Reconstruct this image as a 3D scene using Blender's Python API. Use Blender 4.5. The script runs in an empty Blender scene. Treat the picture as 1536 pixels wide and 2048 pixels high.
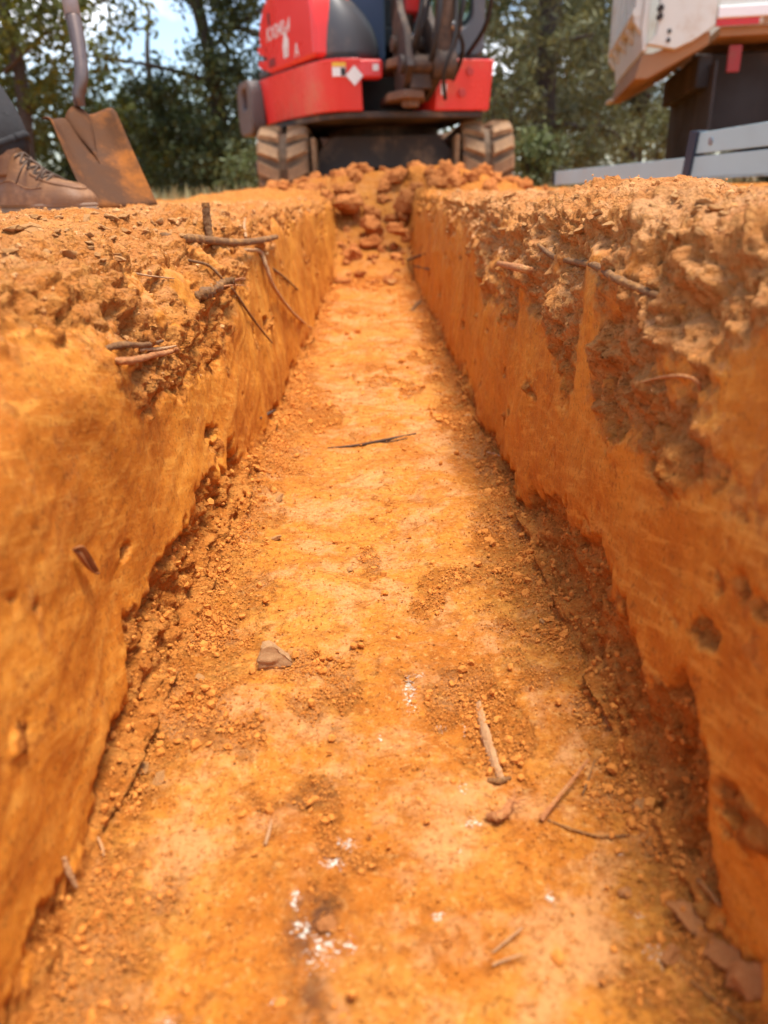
import bpy, bmesh, math, random
import numpy as np
from mathutils import Vector, Matrix
from mathutils.bvhtree import BVHTree
random.seed(7)
rng = np.random.default_rng(11)
R = math.radians
SC = bpy.context.scene
COL = SC.collection

# ------------------------------------------------------------------ camera
PITCH, YAW, ROLL, FPX = R(23.31), R(0.21), R(1.5), 1500.0
CAM = Vector((0.005, 0.0, 0.05))
fwd = Vector((math.sin(YAW) * math.cos(PITCH), math.cos(YAW) * math.cos(PITCH), -math.sin(PITCH)))
right0 = fwd.cross(Vector((0, 0, 1))).normalized()
up0 = right0.cross(fwd)
cr, sr = math.cos(ROLL), math.sin(ROLL)
RIGHT, UP = right0 * cr - up0 * sr, up0 * cr + right0 * sr
cam_data = bpy.data.cameras.new('camera')
cam_data.sensor_fit = 'VERTICAL'; cam_data.sensor_height = 36.0
cam_data.lens = FPX / 2048 * 36
cam_data.clip_start = 0.02; cam_data.clip_end = 600
cam_data.dof.use_dof = True; cam_data.dof.focus_distance = 0.88
cam_data.dof.aperture_fstop = 4.4
cam = bpy.data.objects.new('camera', cam_data); COL.objects.link(cam)
m = Matrix((RIGHT, UP, -fwd)).transposed().to_4x4(); m.translation = CAM
cam.matrix_world = m
SC.camera = cam

def ray(px, py):
    return fwd + RIGHT * ((px - 768) / FPX) + UP * ((1024 - py) / FPX)   # unit camera depth
def at(px, py, zc):
    return CAM + ray(px, py) * zc

# ------------------------------------------------------------------ world and sun
SUN_EL, SUN_AZ = R(78), R(112)      # azimuth from +Y towards +X
world = bpy.data.worlds.new('World'); SC.world = world; world.use_nodes = True
wn, wl = world.node_tree.nodes, world.node_tree.links
bg = wn['Background']
sky = wn.new('ShaderNodeTexSky'); sky.sky_type = 'NISHITA'; sky.sun_disc = False
sky.sun_elevation = SUN_EL; sky.sun_rotation = SUN_AZ
tc = wn.new('ShaderNodeTexCoord'); mp = wn.new('ShaderNodeMapping'); mp.inputs['Scale'].default_value = (1, 1, 2.2)
mp.inputs['Location'].default_value = (0.35, 0.1, 0.0)
nz = wn.new('ShaderNodeTexNoise'); nz.inputs['Scale'].default_value = 3.4; nz.inputs['Detail'].default_value = 7
rp = wn.new('ShaderNodeValToRGB'); rp.color_ramp.elements[0].position = 0.52; rp.color_ramp.elements[1].position = 0.66
mx = wn.new('ShaderNodeMix'); mx.data_type = 'RGBA'; mx.inputs[7].default_value = (8.6, 8.8, 9.2, 1)
wl.new(tc.outputs['Generated'], mp.inputs[0]); wl.new(mp.outputs[0], nz.inputs['Vector'])
wl.new(nz.outputs['Fac'], rp.inputs[0]); wl.new(rp.outputs[0], mx.inputs[0])
wl.new(sky.outputs[0], mx.inputs[6]); wl.new(mx.outputs[2], bg.inputs['Color'])
bg.inputs['Strength'].default_value = 0.125
sun_data = bpy.data.lights.new('sun', 'SUN'); sun_data.energy = 2.7; sun_data.angle = R(20)
sun_data.color = (1.0, 0.94, 0.84)
sun = bpy.data.objects.new('sun', sun_data); COL.objects.link(sun)
sd = Vector((math.sin(SUN_AZ) * math.cos(SUN_EL), math.cos(SUN_AZ) * math.cos(SUN_EL), math.sin(SUN_EL)))
sun.rotation_euler = sd.to_track_quat('Z', 'Y').to_euler()
sun.location = (3, -3, 8)
SC.view_settings.view_transform = 'Standard'
try: SC.view_settings.look = 'None'
except Exception: pass
SC.view_settings.gamma = 1; SC.view_settings.use_curve_mapping = False
SC.view_settings.exposure = 1.20
SC.render.engine = 'CYCLES'
SC.cycles.max_bounces = 8; SC.cycles.diffuse_bounces = 5
SC.cycles.use_denoising = True

# ------------------------------------------------------------------ helpers
def tag(o, label=None, cat=None, group=None, kind=None):
    if label: o['label'] = label
    if cat: o['category'] = cat
    if group: o['group'] = group
    if kind: o['kind'] = kind
    return o
def empty(name, loc, label, cat, group=None, rz=0.0):
    o = bpy.data.objects.new(name, None); COL.objects.link(o)
    o.location = loc; o.rotation_euler = (0, 0, rz); o.empty_display_size = 0.1
    return tag(o, label, cat, group)
def link(name, mesh, parent=None):
    o = bpy.data.objects.new(name, mesh); COL.objects.link(o)
    if parent is not None: o.parent = parent
    return o
def np_mesh(name, V, F, mat, smooth=True):
    V = np.asarray(V, np.float32); F = np.asarray(F, np.int32)
    k = F.shape[1]
    me = bpy.data.meshes.new(name)
    me.vertices.add(len(V)); me.vertices.foreach_set('co', V.ravel())
    me.loops.add(F.size); me.loops.foreach_set('vertex_index', F.ravel())
    me.polygons.add(len(F)); me.polygons.foreach_set('loop_start', np.arange(0, F.size, k, dtype=np.int32))
    me.polygons.foreach_set('use_smooth', np.full(len(F), smooth, bool))
    me.update(calc_edges=True); me.validate()
    if mat: me.materials.append(mat)
    return me
def fattr(me, name, vals):
    a = me.attributes.new(name, 'FLOAT', 'POINT'); a.data.foreach_set('value', np.asarray(vals, np.float32).ravel())
def bm_obj(name, bm, mat, parent=None, smooth=False, bevel=0.0, seg=2, sub=0):
    bmesh.ops.recalc_face_normals(bm, faces=bm.faces)
    me = bpy.data.meshes.new(name); bm.to_mesh(me); bm.free()
    if smooth or bevel:
        for p in me.polygons: p.use_smooth = True
    me.materials.append(mat)
    o = link(name, me, parent)
    if bevel:
        b = o.modifiers.new('bevel', 'BEVEL'); b.width = bevel; b.segments = seg; b.limit_method = 'ANGLE'; b.angle_limit = R(35); b.harden_normals = True
    if sub:
        s = o.modifiers.new('sub', 'SUBSURF'); s.levels = sub; s.render_levels = sub
    return o
def box(bm, c, s, rot=None):
    M = Matrix.Translation(c)
    if rot is not None: M = M @ rot
    M = M @ Matrix.Diagonal((s[0], s[1], s[2], 1))
    bmesh.ops.create_cube(bm, size=1, matrix=M)
def cyl(bm, a, b, r, r2=None, n=16):
    a, b = Vector(a), Vector(b); d = b - a
    M = Matrix.Translation((a + b) / 2) @ d.to_track_quat('Z', 'Y').to_matrix().to_4x4()
    bmesh.ops.create_cone(bm, cap_ends=True, segments=n, radius1=r, radius2=r if r2 is None else r2, depth=d.length, matrix=M)
def prism(bm, pts, axis, a, b):
    """closed outline pts (2D) extruded along axis ('x','y','z') from a to b"""
    def v3(p, t):
        return {'x': (t, p[0], p[1]), 'y': (p[0], t, p[1]), 'z': (p[0], p[1], t)}[axis]
    A = [bm.verts.new(v3(p, a)) for p in pts]; B = [bm.verts.new(v3(p, b)) for p in pts]
    bm.faces.new(A); bm.faces.new(B[::-1])
    n = len(pts)
    for i in range(n): bm.faces.new((A[i], A[(i + 1) % n], B[(i + 1) % n], B[i]))
def smoothpath(pts, n):
    P = [Vector(p) for p in pts]
    P = [P[0] * 2 - P[1]] + P + [P[-1] * 2 - P[-2]]
    out = []
    segs = len(P) - 3
    for i in range(n + 1):
        t = i / n * segs; k = min(int(t), segs - 1); u = t - k
        a, b, c, d = P[k:k + 4]
        out.append(0.5 * ((2 * b) + (c - a) * u + (2 * a - 5 * b + 4 * c - d) * u * u + (3 * b - a - 3 * c + d) * u ** 3))
    return out
def tube(bm, pts, rad, n=10, steps=None, jit=0.0, flat=1.0):
    steps = steps or max(6, 5 * (len(pts) - 1))
    P = smoothpath(pts, steps) if len(pts) > 2 else [Vector(pts[0]).lerp(Vector(pts[1]), i / steps) for i in range(steps + 1)]
    rad = [rad] if not isinstance(rad, (list, tuple)) else list(rad)
    if len(rad) == 1: rad = rad * 2
    t0 = (P[1] - P[0]).normalized()
    nx = t0.orthogonal().normalized(); rings = []
    for i, p in enumerate(P):
        t = (P[min(i + 1, steps)] - P[max(i - 1, 0)]).normalized()
        nx = (nx - t * nx.dot(t)).normalized(); ny = t.cross(nx)
        f = i / steps * (len(rad) - 1); k = min(int(f), len(rad) - 2)
        r = rad[k] + (rad[k + 1] - rad[k]) * (f - k)
        rings.append([bm.verts.new(p + (nx * math.cos(a) + ny * math.sin(a) * flat) * r * (1 + random.uniform(-jit, jit)))
                      for a in [2 * math.pi * j / n for j in range(n)]])
    for i in range(steps):
        for j in range(n):
            bm.faces.new((rings[i][j], rings[i][(j + 1) % n], rings[i + 1][(j + 1) % n], rings[i + 1][j]))
    bm.faces.new(rings[0][::-1]); bm.faces.new(rings[-1])

# ------------------------------------------------------------------ noise (numpy)
def _hash(ix, iy, iz, seed):
    h = (ix.astype(np.uint32) * np.uint32(374761393) + iy.astype(np.uint32) * np.uint32(668265263)
         + iz.astype(np.uint32) * np.uint32(2246822519) + np.uint32((seed * 3266489917) & 0xffffffff))
    h ^= h >> np.uint32(15); h *= np.uint32(2246822519); h ^= h >> np.uint32(13); h *= np.uint32(3266489917); h ^= h >> np.uint32(16)
    return h
def gnoise(x, y, z, seed=0):
    fx, fy, fz = np.floor(x), np.floor(y), np.floor(z)
    ix, iy, iz = fx.astype(np.int32), fy.astype(np.int32), fz.astype(np.int32)
    x, y, z = (x - fx).astype(np.float32), (y - fy).astype(np.float32), (z - fz).astype(np.float32)
    u, v, w = [t * t * t * (t * (t * 6 - 15) + 10) for t in (x, y, z)]
    out = 0
    for dx in (0, 1):
        wx = u if dx else 1 - u
        for dy in (0, 1):
            wy = v if dy else 1 - v
            for dz in (0, 1):
                wz = w if dz else 1 - w
                h = _hash(ix + dx, iy + dy, iz + dz, seed)
                g = ((h & np.uint32(1023)).astype(np.float32) / 511.5 - 1) * (x - dx) \
                    + (((h >> np.uint32(10)) & np.uint32(1023)).astype(np.float32) / 511.5 - 1) * (y - dy) \
                    + (((h >> np.uint32(20)) & np.uint32(1023)).astype(np.float32) / 511.5 - 1) * (z - dz)
                out = out + g * wx * wy * wz
    return out * 1.6
def fbm(P, scale, octv=4, seed=0, gain=0.5, st=(1, 1, 1)):
    x, y, z = P[..., 0] * scale * st[0], P[..., 1] * scale * st[1], P[..., 2] * scale * st[2]
    o, a = 0, 1.0
    for k in range(octv):
        o = o + a * gnoise(x + 13.7 * k, y + 7.1 * k, z + 3.3 * k, seed + k); x, y, z = x * 2.03, y * 2.03, z * 2.03; a *= gain
    return o
def worley(P, scale, seed=0):
    x, y, z = P[..., 0] * scale, P[..., 1] * scale, P[..., 2] * scale
    fx, fy, fz = np.floor(x), np.floor(y), np.floor(z)
    ix, iy, iz = fx.astype(np.int32), fy.astype(np.int32), fz.astype(np.int32)
    x, y, z = (x - fx).astype(np.float32), (y - fy).astype(np.float32), (z - fz).astype(np.float32)
    f1 = np.full(x.shape, 9, np.float32); f2 = f1.copy(); idv = np.zeros(x.shape, np.float32)
    for dx in (-1, 0, 1):
        for dy in (-1, 0, 1):
            for dz in (-1, 0, 1):
                h = _hash(ix + dx, iy + dy, iz + dz, seed)
                d = (dx + (h & np.uint32(1023)).astype(np.float32) / 1023 - x) ** 2 \
                    + (dy + ((h >> np.uint32(10)) & np.uint32(1023)).astype(np.float32) / 1023 - y) ** 2 \
                    + (dz + ((h >> np.uint32(20)) & np.uint32(1023)).astype(np.float32) / 1023 - z) ** 2
                nw = d < f1
                f2 = np.where(nw, f1, np.minimum(f2, d)); idv = np.where(nw, (h >> np.uint32(7) & np.uint32(255)).astype(np.float32) / 255, idv)
                f1 = np.where(nw, d, f1)
    return np.sqrt(f1), np.sqrt(f2), idv
def sst(a, b, x):
    t = np.clip((x - a) / (b - a), 0, 1); return t * t * (3 - 2 * t)

# ------------------------------------------------------------------ materials
def nodes_of(mat):
    mat.use_nodes = True
    return mat.node_tree.nodes, mat.node_tree.links, mat.node_tree.nodes['Principled BSDF']
def mixrgb(n, l, fac, a, b):
    x = n.new('ShaderNodeMix'); x.data_type = 'RGBA'
    for i, v in ((0, fac), (6, a), (7, b)):
        if hasattr(v, 'links'): l.new(v, x.inputs[i])
        elif i == 0: x.inputs[0].default_value = v
        else: x.inputs[i].default_value = (*v, 1)
    return x.outputs[2]
def ramp(n, l, src, p0, p1, v0=0.0, v1=1.0):
    x = n.new('ShaderNodeMapRange'); x.interpolation_type = 'SMOOTHSTEP'
    l.new(src, x.inputs[0]); x.inputs[1].default_value = p0; x.inputs[2].default_value = p1
    x.inputs[3].default_value = v0; x.inputs[4].default_value = v1
    return x.outputs[0]
def noise(n, l, scale, detail=4, coord=None, rough=0.55, st=None):
    t = n.new('ShaderNodeTexNoise'); t.inputs['Scale'].default_value = scale; t.inputs['Detail'].default_value = detail
    t.inputs['Roughness'].default_value = rough
    if coord is not None:
        if st:
            q = n.new('ShaderNodeMapping'); q.inputs['Scale'].default_value = st; l.new(coord, q.inputs[0]); coord = q.outputs[0]
        l.new(coord, t.inputs['Vector'])
    return t.outputs['Fac']
def math2(n, l, op, a, b):
    x = n.new('ShaderNodeMath'); x.operation = op
    for i, v in ((0, a), (1, b)):
        if hasattr(v, 'links'): l.new(v, x.inputs[i])
        else: x.inputs[i].default_value = v
    return x.outputs[0]
def simple(name, col, rough=0.6, metal=0.0, dust=None, dust_amt=0.5, var=0.25, scale=6.0, bump=0.15, bscale=60.0, fine=None, spec=0.5):
    """painted / metal / fabric surface with uneven tone, patchy dirt and fine relief"""
    mat = bpy.data.materials.new(name); n, l, b = nodes_of(mat)
    tcn = n.new('ShaderNodeTexCoord').outputs['Object']
    n1 = noise(n, l, scale, 5, tcn)
    c = mixrgb(n, l, n1, tuple(v * (1 - var) for v in col), tuple(min(1, v * (1 + var)) for v in col))
    if dust:
        n2 = noise(n, l, scale * 0.7, 8, tcn, 0.7)
        c = mixrgb(n, l, ramp(n, l, n2, 0.62 - dust_amt * 0.3, 0.75 - dust_amt * 0.15, 0, min(1, dust_amt * 1.5)), c, dust)
    if fine:
        n3 = noise(n, l, bscale * 3, 3, tcn)
        c = mixrgb(n, l, ramp(n, l, n3, 0.55, 0.7), c, fine)
    l.new(c, b.inputs['Base Color'])
    l.new(ramp(n, l, n1, 0.3, 0.7, rough * 0.85, min(1, rough * 1.15)), b.inputs['Roughness'])
    b.inputs['Metallic'].default_value = metal
    b.inputs['Specular IOR Level'].default_value = spec
    if bump:
        bp = n.new('ShaderNodeBump'); bp.inputs['Strength'].default_value = bump; bp.inputs['Distance'].default_value = 0.004
        l.new(noise(n, l, bscale, 6, tcn), bp.inputs['Height']); l.new(bp.outputs[0], b.inputs['Normal'])
    return mat

def soil_material():
    mat = bpy.data.materials.new('clay_soil'); n, l, b = nodes_of(mat)
    pos = n.new('ShaderNodeTexCoord').outputs['Object']
    def attr(k):
        a = n.new('ShaderNodeAttribute'); a.attribute_name = k; return a.outputs['Fac']
    def mul(a, b): return math2(n, l, 'MULTIPLY', a, b)
    def add(a, b): return math2(n, l, 'ADD', a, b)
    rough, dry, white, damp, floor, streak, dusty = [attr(k) for k in ('rough', 'dry', 'white', 'damp', 'floor', 'streak', 'dusty')]
    wall = math2(n, l, 'SUBTRACT', 1.0, floor)
    brk = noise(n, l, 75.0, 8, pos, 0.75)
    rawr = rough
    rough = ramp(n, l, add(rough, mul(math2(n, l, 'SUBTRACT', brk, 0.5), 2.6)), 0.10, 0.90)
    scab = mul(wall, ramp(n, l, noise(n, l, 26.0, 9, pos, 0.74), 0.57, 0.65, 0, 0.7))
    rough = math2(n, l, 'MAXIMUM', rough, scab)
    sx = n.new('ShaderNodeSeparateXYZ'); l.new(pos, sx.inputs[0])
    big = noise(n, l, 4.0, 5, pos); mid = noise(n, l, 22.0, 6, pos, 0.62)
    m2 = noise(n, l, 62.0, 7, pos, 0.66); fine = noise(n, l, 190.0, 6, pos, 0.7); grit = noise(n, l, 430.0, 5, pos, 0.75)
    # long bucket scratches: tilted along the near walls, upright on the far walls, crosswise on the floor
    def aniso(rot, sc, scale, det=4):
        q = n.new('ShaderNodeMapping'); q.vector_type = 'TEXTURE' if False else 'POINT'
        q.inputs['Rotation'].default_value = rot; l.new(pos, q.inputs[0])
        q2 = n.new('ShaderNodeMapping'); q2.inputs['Scale'].default_value = sc; l.new(q.outputs[0], q2.inputs[0])
        return noise(n, l, scale, det, q2.outputs[0], 0.62)
    s1 = aniso((R(17), 0, 0), (1, .10, 1), 110.0); s1b = aniso((R(12), 0, 0), (1, .05, 1), 420.0)
    s2 = aniso((0, 0, 0), (1, 1, .12), 95.0); s3 = aniso((0, 0, R(4)), (.14, 1, 1), 120.0)
    farw = ramp(n, l, sx.outputs[1], 0.95, 1.5)
    sw = n.new('ShaderNodeMix'); sw.data_type = 'FLOAT'; l.new(farw, sw.inputs[0]); l.new(s1, sw.inputs[2]); l.new(s2, sw.inputs[3]); sw = sw.outputs[0]
    smooth_wall = mul(wall, math2(n, l, 'SUBTRACT', 1.0, rough))
    c = mixrgb(n, l, ramp(n, l, big, 0.38, 0.62), (0.47, 0.150, 0.020), (0.60, 0.235, 0.036))
    c = mixrgb(n, l, ramp(n, l, mid, 0.46, 0.66, 0, 0.65), c, (0.40, 0.115, 0.016))
    c = mixrgb(n, l, ramp(n, l, m2, 0.50, 0.66, 0, 0.5), c, (0.66, 0.29, 0.060))
    c = mixrgb(n, l, mul(smooth_wall, ramp(n, l, sw, 0.51, 0.66, 0, 0.55)), c, (0.70, 0.34, 0.080))
    c = mixrgb(n, l, mul(smooth_wall, ramp(n, l, sw, 0.45, 0.33, 0, 0.38)), c, (0.38, 0.110, 0.016))
    c = mixrgb(n, l, mul(smooth_wall, ramp(n, l, s1b, 0.55, 0.67, 0, 0.25)), c, (0.74, 0.40, 0.13))
    c = mixrgb(n, l, ramp(n, l, streak, 0.1, 0.9, 0, 0.35), c, (0.64, 0.31, 0.08))
    # floor: trampled patches of yellow and dusty pinkish skin, brown mottling, cross scrapes
    c = mixrgb(n, l, mul(floor, ramp(n, l, noise(n, l, 7.0, 7, pos, 0.66), 0.46, 0.62, 0.05, 0.60)), c, (0.66, 0.32, 0.080))
    c = mixrgb(n, l, mul(floor, ramp(n, l, noise(n, l, 12.5, 8, pos, 0.7), 0.47, 0.60, 0, 0.70)), c, (0.66, 0.345, 0.185))
    c = mixrgb(n, l, mul(floor, ramp(n, l, noise(n, l, 30.0, 9, pos, 0.78), 0.515, 0.64, 0, 0.75)), c, (0.34, 0.112, 0.020))
    s3f = mul(floor, ramp(n, l, sx.outputs[1], 0.9, 1.7, 0.10, 0.55))
    c = mixrgb(n, l, mul(s3f, ramp(n, l, s3, 0.45, 0.33)), c, (0.33, 0.105, 0.018))
    c = mixrgb(n, l, mul(s3f, ramp(n, l, s3, 0.56, 0.68)), c, (0.74, 0.43, 0.17))
    c = mixrgb(n, l, mul(floor, ramp(n, l, noise(n, l, 88.0, 8, pos, 0.8), 0.525, 0.60, 0, 0.62)), c, (0.37, 0.118, 0.020))
    c = mixrgb(n, l, mul(floor, ramp(n, l, noise(n, l, 140.0, 6, pos, 0.8), 0.54, 0.63, 0, 0.55)), c, (0.74, 0.43, 0.19))
    # crumbly broken soil: lightened to offset its own shadowing, in clumps of many tones
    rc = mixrgb(n, l, ramp(n, l, mid, 0.42, 0.62), (0.53, 0.172, 0.034), (0.67, 0.265, 0.070))
    rc = mixrgb(n, l, ramp(n, l, m2, 0.52, 0.64, 0, 0.6), rc, (0.66, 0.31, 0.095))
    rc = mixrgb(n, l, ramp(n, l, m2, 0.46, 0.36, 0, 0.5), rc, (0.40, 0.125, 0.022))
    dt = mixrgb(n, l, ramp(n, l, m2, 0.42, 0.60), (0.58, 0.255, 0.100), (0.72, 0.375, 0.180))
    rc = mixrgb(n, l, mul(dusty, 0.92), rc, dt)
    c = mixrgb(n, l, add(mul(mul(rough, wall), 0.86), mul(mul(rough, floor), 0.42)), c, rc)
    # dry sun-bleached skin on the top of the banks
    dc = mixrgb(n, l, ramp(n, l, mid, 0.38, 0.62), (0.60, 0.245, 0.105), (0.71, 0.375, 0.215))
    dc = mixrgb(n, l, ramp(n, l, m2, 0.54, 0.66, 0, 0.55), dc, (0.42, 0.185, 0.055))
    c = mixrgb(n, l, dry, c, dc)
    # specks dark and pale at grain size
    c = mixrgb(n, l, ramp(n, l, fine, 0.535, 0.64, 0, 0.62), c, (0.22, 0.070, 0.014))
    c = mixrgb(n, l, ramp(n, l, grit, 0.57, 0.68, 0, 0.5), c, (0.72, 0.42, 0.16))
    c = mixrgb(n, l, mul(damp, ramp(n, l, m2, 0.40, 0.56, 0.35, 1)), c, (0.120, 0.050, 0.030))
    # chalky white flecks
    wf = add(white, mul(math2(n, l, 'SUBTRACT', noise(n, l, 330, 6, pos, 0.78), 0.5), 3.4))
    wm = mul(ramp(n, l, wf, 0.58, 0.92), ramp(n, l, white, 0.03, 0.16))
    c = mixrgb(n, l, wm, c, (0.80, 0.86, 1.0))
    mm_ = n.new('ShaderNodeMix'); mm_.data_type = 'RGBA'; mm_.blend_type = 'MULTIPLY'; mm_.inputs[0].default_value = 1.0
    l.new(c, mm_.inputs[6]); mm_.inputs[7].default_value = (1.0, 0.93, 0.68, 1); c = mm_.outputs[2]
    l.new(c, b.inputs['Base Color'])
    l.new(ramp(n, l, rough, 0, 0.6, 0.52, 0.95), b.inputs['Roughness'])
    b.inputs['Specular IOR Level'].default_value = 0.16
    vo = n.new('ShaderNodeTexVoronoi'); vo.inputs['Scale'].default_value = 260.0; l.new(pos, vo.inputs['Vector'])
    vo2 = n.new('ShaderNodeTexVoronoi'); vo2.inputs['Scale'].default_value = 110.0; l.new(pos, vo2.inputs['Vector'])
    grains = add(mul(vo.outputs['Distance'], -0.35), mul(vo2.outputs['Distance'], -0.55))
    base = add(add(mul(fine, 0.6), mul(grit, 0.3)), mul(m2, 1.0))
    hgt = add(base, mul(grains, rough))
    hgt = add(hgt, mul(smooth_wall, mul(sw, 0.3)))
    hgt = add(hgt, mul(s3f, mul(s3, 1.2)))
    bp = n.new('ShaderNodeBump'); bp.inputs['Distance'].default_value = 0.010
    l.new(add(0.24, add(mul(rough, 0.65), mul(mul(floor, math2(n, l, 'SUBTRACT', 1.0, rough)), 0.40))), bp.inputs['Strength']); l.new(hgt, bp.inputs['Height'])
    l.new(bp.outputs[0], b.inputs['Normal'])
    return mat
SOIL = soil_material()

def crumb_material(name, c0, c1, c2):
    mat = bpy.data.materials.new(name); n, l, b = nodes_of(mat)
    pos = n.new('ShaderNodeTexCoord').outputs['Object']
    oi = n.new('ShaderNodeObjectInfo').outputs['Random']
    c = mixrgb(n, l, ramp(n, l, noise(n, l, 30, 5, pos), 0.35, 0.65), c0, c1)
    c = mixrgb(n, l, math2(n, l, 'MULTIPLY', oi, 0.5), c, c2)
    c = mixrgb(n, l, ramp(n, l, noise(n, l, 140, 5, pos, 0.7), 0.58, 0.7, 0, 0.5), c, tuple(v * 0.55 for v in c0))
    l.new(c, b.inputs['Base Color']); b.inputs['Roughness'].default_value = 0.92; b.inputs['Specular IOR Level'].default_value = 0.2
    bp = n.new('ShaderNodeBump'); bp.inputs['Strength'].default_value = 0.7; bp.inputs['Distance'].default_value = 0.006
    l.new(noise(n, l, 90, 7, pos, 0.7), bp.inputs['Height']); l.new(bp.outputs[0], b.inputs['Normal'])
    return mat
CRUMB = crumb_material('loose_crumbs', (0.58, 0.200, 0.030), (0.70, 0.280, 0.058), (0.64, 0.24, 0.045))
CLOD = crumb_material('clod_soil', (0.50, 0.155, 0.034), (0.64, 0.245, 0.066), (0.46, 0.135, 0.030))
DRYCLOD = crumb_material('dry_clod', (0.58, 0.270, 0.085), (0.68, 0.38, 0.155), (0.58, 0.24, 0.065))
STONE = crumb_material('stone', (0.62, 0.320, 0.130), (0.74, 0.45, 0.22), (0.60, 0.29, 0.11))
PINKSTONE = crumb_material('pink_stone', (0.60, 0.225, 0.062), (0.74, 0.35, 0.125), (0.60, 0.21, 0.055))

# ------------------------------------------------------------------ terrain: banks, trench walls, floor in one grid
W2, D0, BAT = 0.200, 0.37, 0.034
def geom(a, b, ratio, first):
    out = [a]; s = first
    while out[-1] < b: out.append(out[-1] + s); s *= ratio
    return np.array(out)
d_top = np.concatenate([np.arange(0, 0.62, 0.0034), geom(0.62, 160, 1.16, 0.005)])
q_wall = np.linspace(0, 1, 134)
t_flr = np.linspace(-1, 1, 156)
ys = [0.2]
while ys[-1] < 5.6: ys.append(ys[-1] + 0.0041 * ys[-1])
back = [0.2]; s = 0.004
while back[-1] > -9: back.append(back[-1] - s); s *= 1.17
ahead = [ys[-1]]; s = 0.03
while ahead[-1] < 220: ahead.append(ahead[-1] + s); s *= 1.15
Y = np.array(back[:0:-1] + ys + ahead[1:], np.float32)
nr = len(Y)
reg = np.concatenate([np.full(len(d_top), 0), np.full(len(q_wall) - 2, 1), np.full(len(t_flr), 2), np.full(len(q_wall) - 2, 3), np.full(len(d_top), 4)])
par = np.concatenate([d_top[::-1], q_wall[1:-1], t_flr, q_wall[::-1][1:-1], d_top])
nc = len(reg)
sgn = np.where(reg < 2, -1.0, 1.0); sgn[reg == 2] = np.sign(par[reg == 2] + 1e-9)
YY = np.repeat(Y[:, None], nc, 1)
open_ = (1 - np.clip((Y - 3.78) / 1.12, 0, 1) ** 1.15) * sst(-8.6, -8.0, Y)
Df = (D0 * open_ + 0.004)[:, None]
one = np.zeros((nr, 1), np.float32)
def chamfer(side, y):
    if side < 0:
        c = 0.085 * sst(0.1, 0.45, y) * (1 - sst(1.2, 2.4, y)) + 0.055
        c = c + 0.03 * np.sin(y * 7.0) * (1 - sst(1.5, 2.5, y))
    else:
        c = 0.05 + 0.06 * np.exp(-((y - 1.65) / 0.5) ** 2) + 0.04 * (1 - sst(0.4, 0.62, y)) + 0.022 * np.sin(y * 9 + 1) * (1 - sst(1.2, 2.5, y))
    return np.clip(c, 0.012, 0.2)
X = np.zeros((nr, nc), np.float32); Z = np.zeros((nr, nc), np.float32)
qq = np.zeros((nr, nc), np.float32)
for side, rt, rw in ((-1, 0, 1), (1, 4, 3)):
    c = np.minimum(chamfer(side, Y), 0.46 * Df[:, 0] + 0.001)[:, None]
    st = np.zeros((nr, nc), np.float32)
    mt, mw = reg == rt, reg == rw
    ax = np.zeros((nr, nc), np.float32); az = np.zeros((nr, nc), np.float32)
    ax[:, mt] = W2 + BAT + par[mt]; st[:, mt] = -par[mt]
    ax[:, mw] = W2 + BAT * (1 - par[mw]); st[:, mw] = par[mw] * Df; az[:, mw] = -par[mw] * Df
    t = np.clip((st + c) / (2 * c), 0, 1); inside = (np.abs(st) < c) & (mt | mw)[None, :]
    bx = (1 - t) ** 2 * (W2 + BAT + c) + 2 * t * (1 - t) * (W2 + BAT) + t * t * (W2 + BAT * (1 - np.minimum(c / Df, 1)))
    bz = -(t * t) * c
    ax = np.where(inside, bx, ax); az = np.where(inside, bz, az)
    mm = mt | mw
    X[:, mm] = side * ax[:, mm]; Z[:, mm] = az[:, mm]
    qq[:, mw] = par[mw]
mf = reg == 2
X[:, mf] = par[mf] * W2; Z[:, mf] = -Df; qq[:, mf] = 1
AX = np.abs(X)
def foot_c(side, y):
    if side < 0: c = 0.030 + 0.016 * np.sin(y * 6.1 + 1) + 0.022 * sst(0.4, 0.6, y) * (1 - sst(1.0, 1.4, y))
    else: c = 0.030 + 0.014 * np.sin(y * 7.3 + 2.5) + 0.012 * (1 - sst(0.7, 1.1, y))
    return np.clip(c, 0.014, 0.07)
inch = np.zeros((nr, nc), np.float32)
for side, rw in ((-1, 1), (1, 3)):
    cb = np.minimum(foot_c(side, Y), 0.46 * Df[:, 0] + 0.001)[:, None]
    mw = (reg == rw)[None, :] & (YY == YY); mff = (mf & (np.sign(par + 1e-9) == side))[None, :] & (YY == YY)
    sw_ = np.where(mw, -(1 - par[None, :]) * Df, np.where(mff, (1 - np.abs(par[None, :])) * W2, 9))
    t = np.clip((sw_ + cb) / (2 * cb), 0, 1); ins = (np.abs(sw_) < cb) & (mw | mff)
    bx = (1 - t) ** 2 * (W2 + BAT * np.minimum(cb / Df, 1)) + 2 * t * (1 - t) * W2 + t * t * (W2 - cb)
    bz = -Df + (1 - t) ** 2 * cb
    X = np.where(ins, side * bx, X); Z = np.where(ins, bz, Z); inch = np.where(ins, np.maximum(inch, np.minimum(t * 2, 1)), inch)
AX = np.abs(X)
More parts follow.
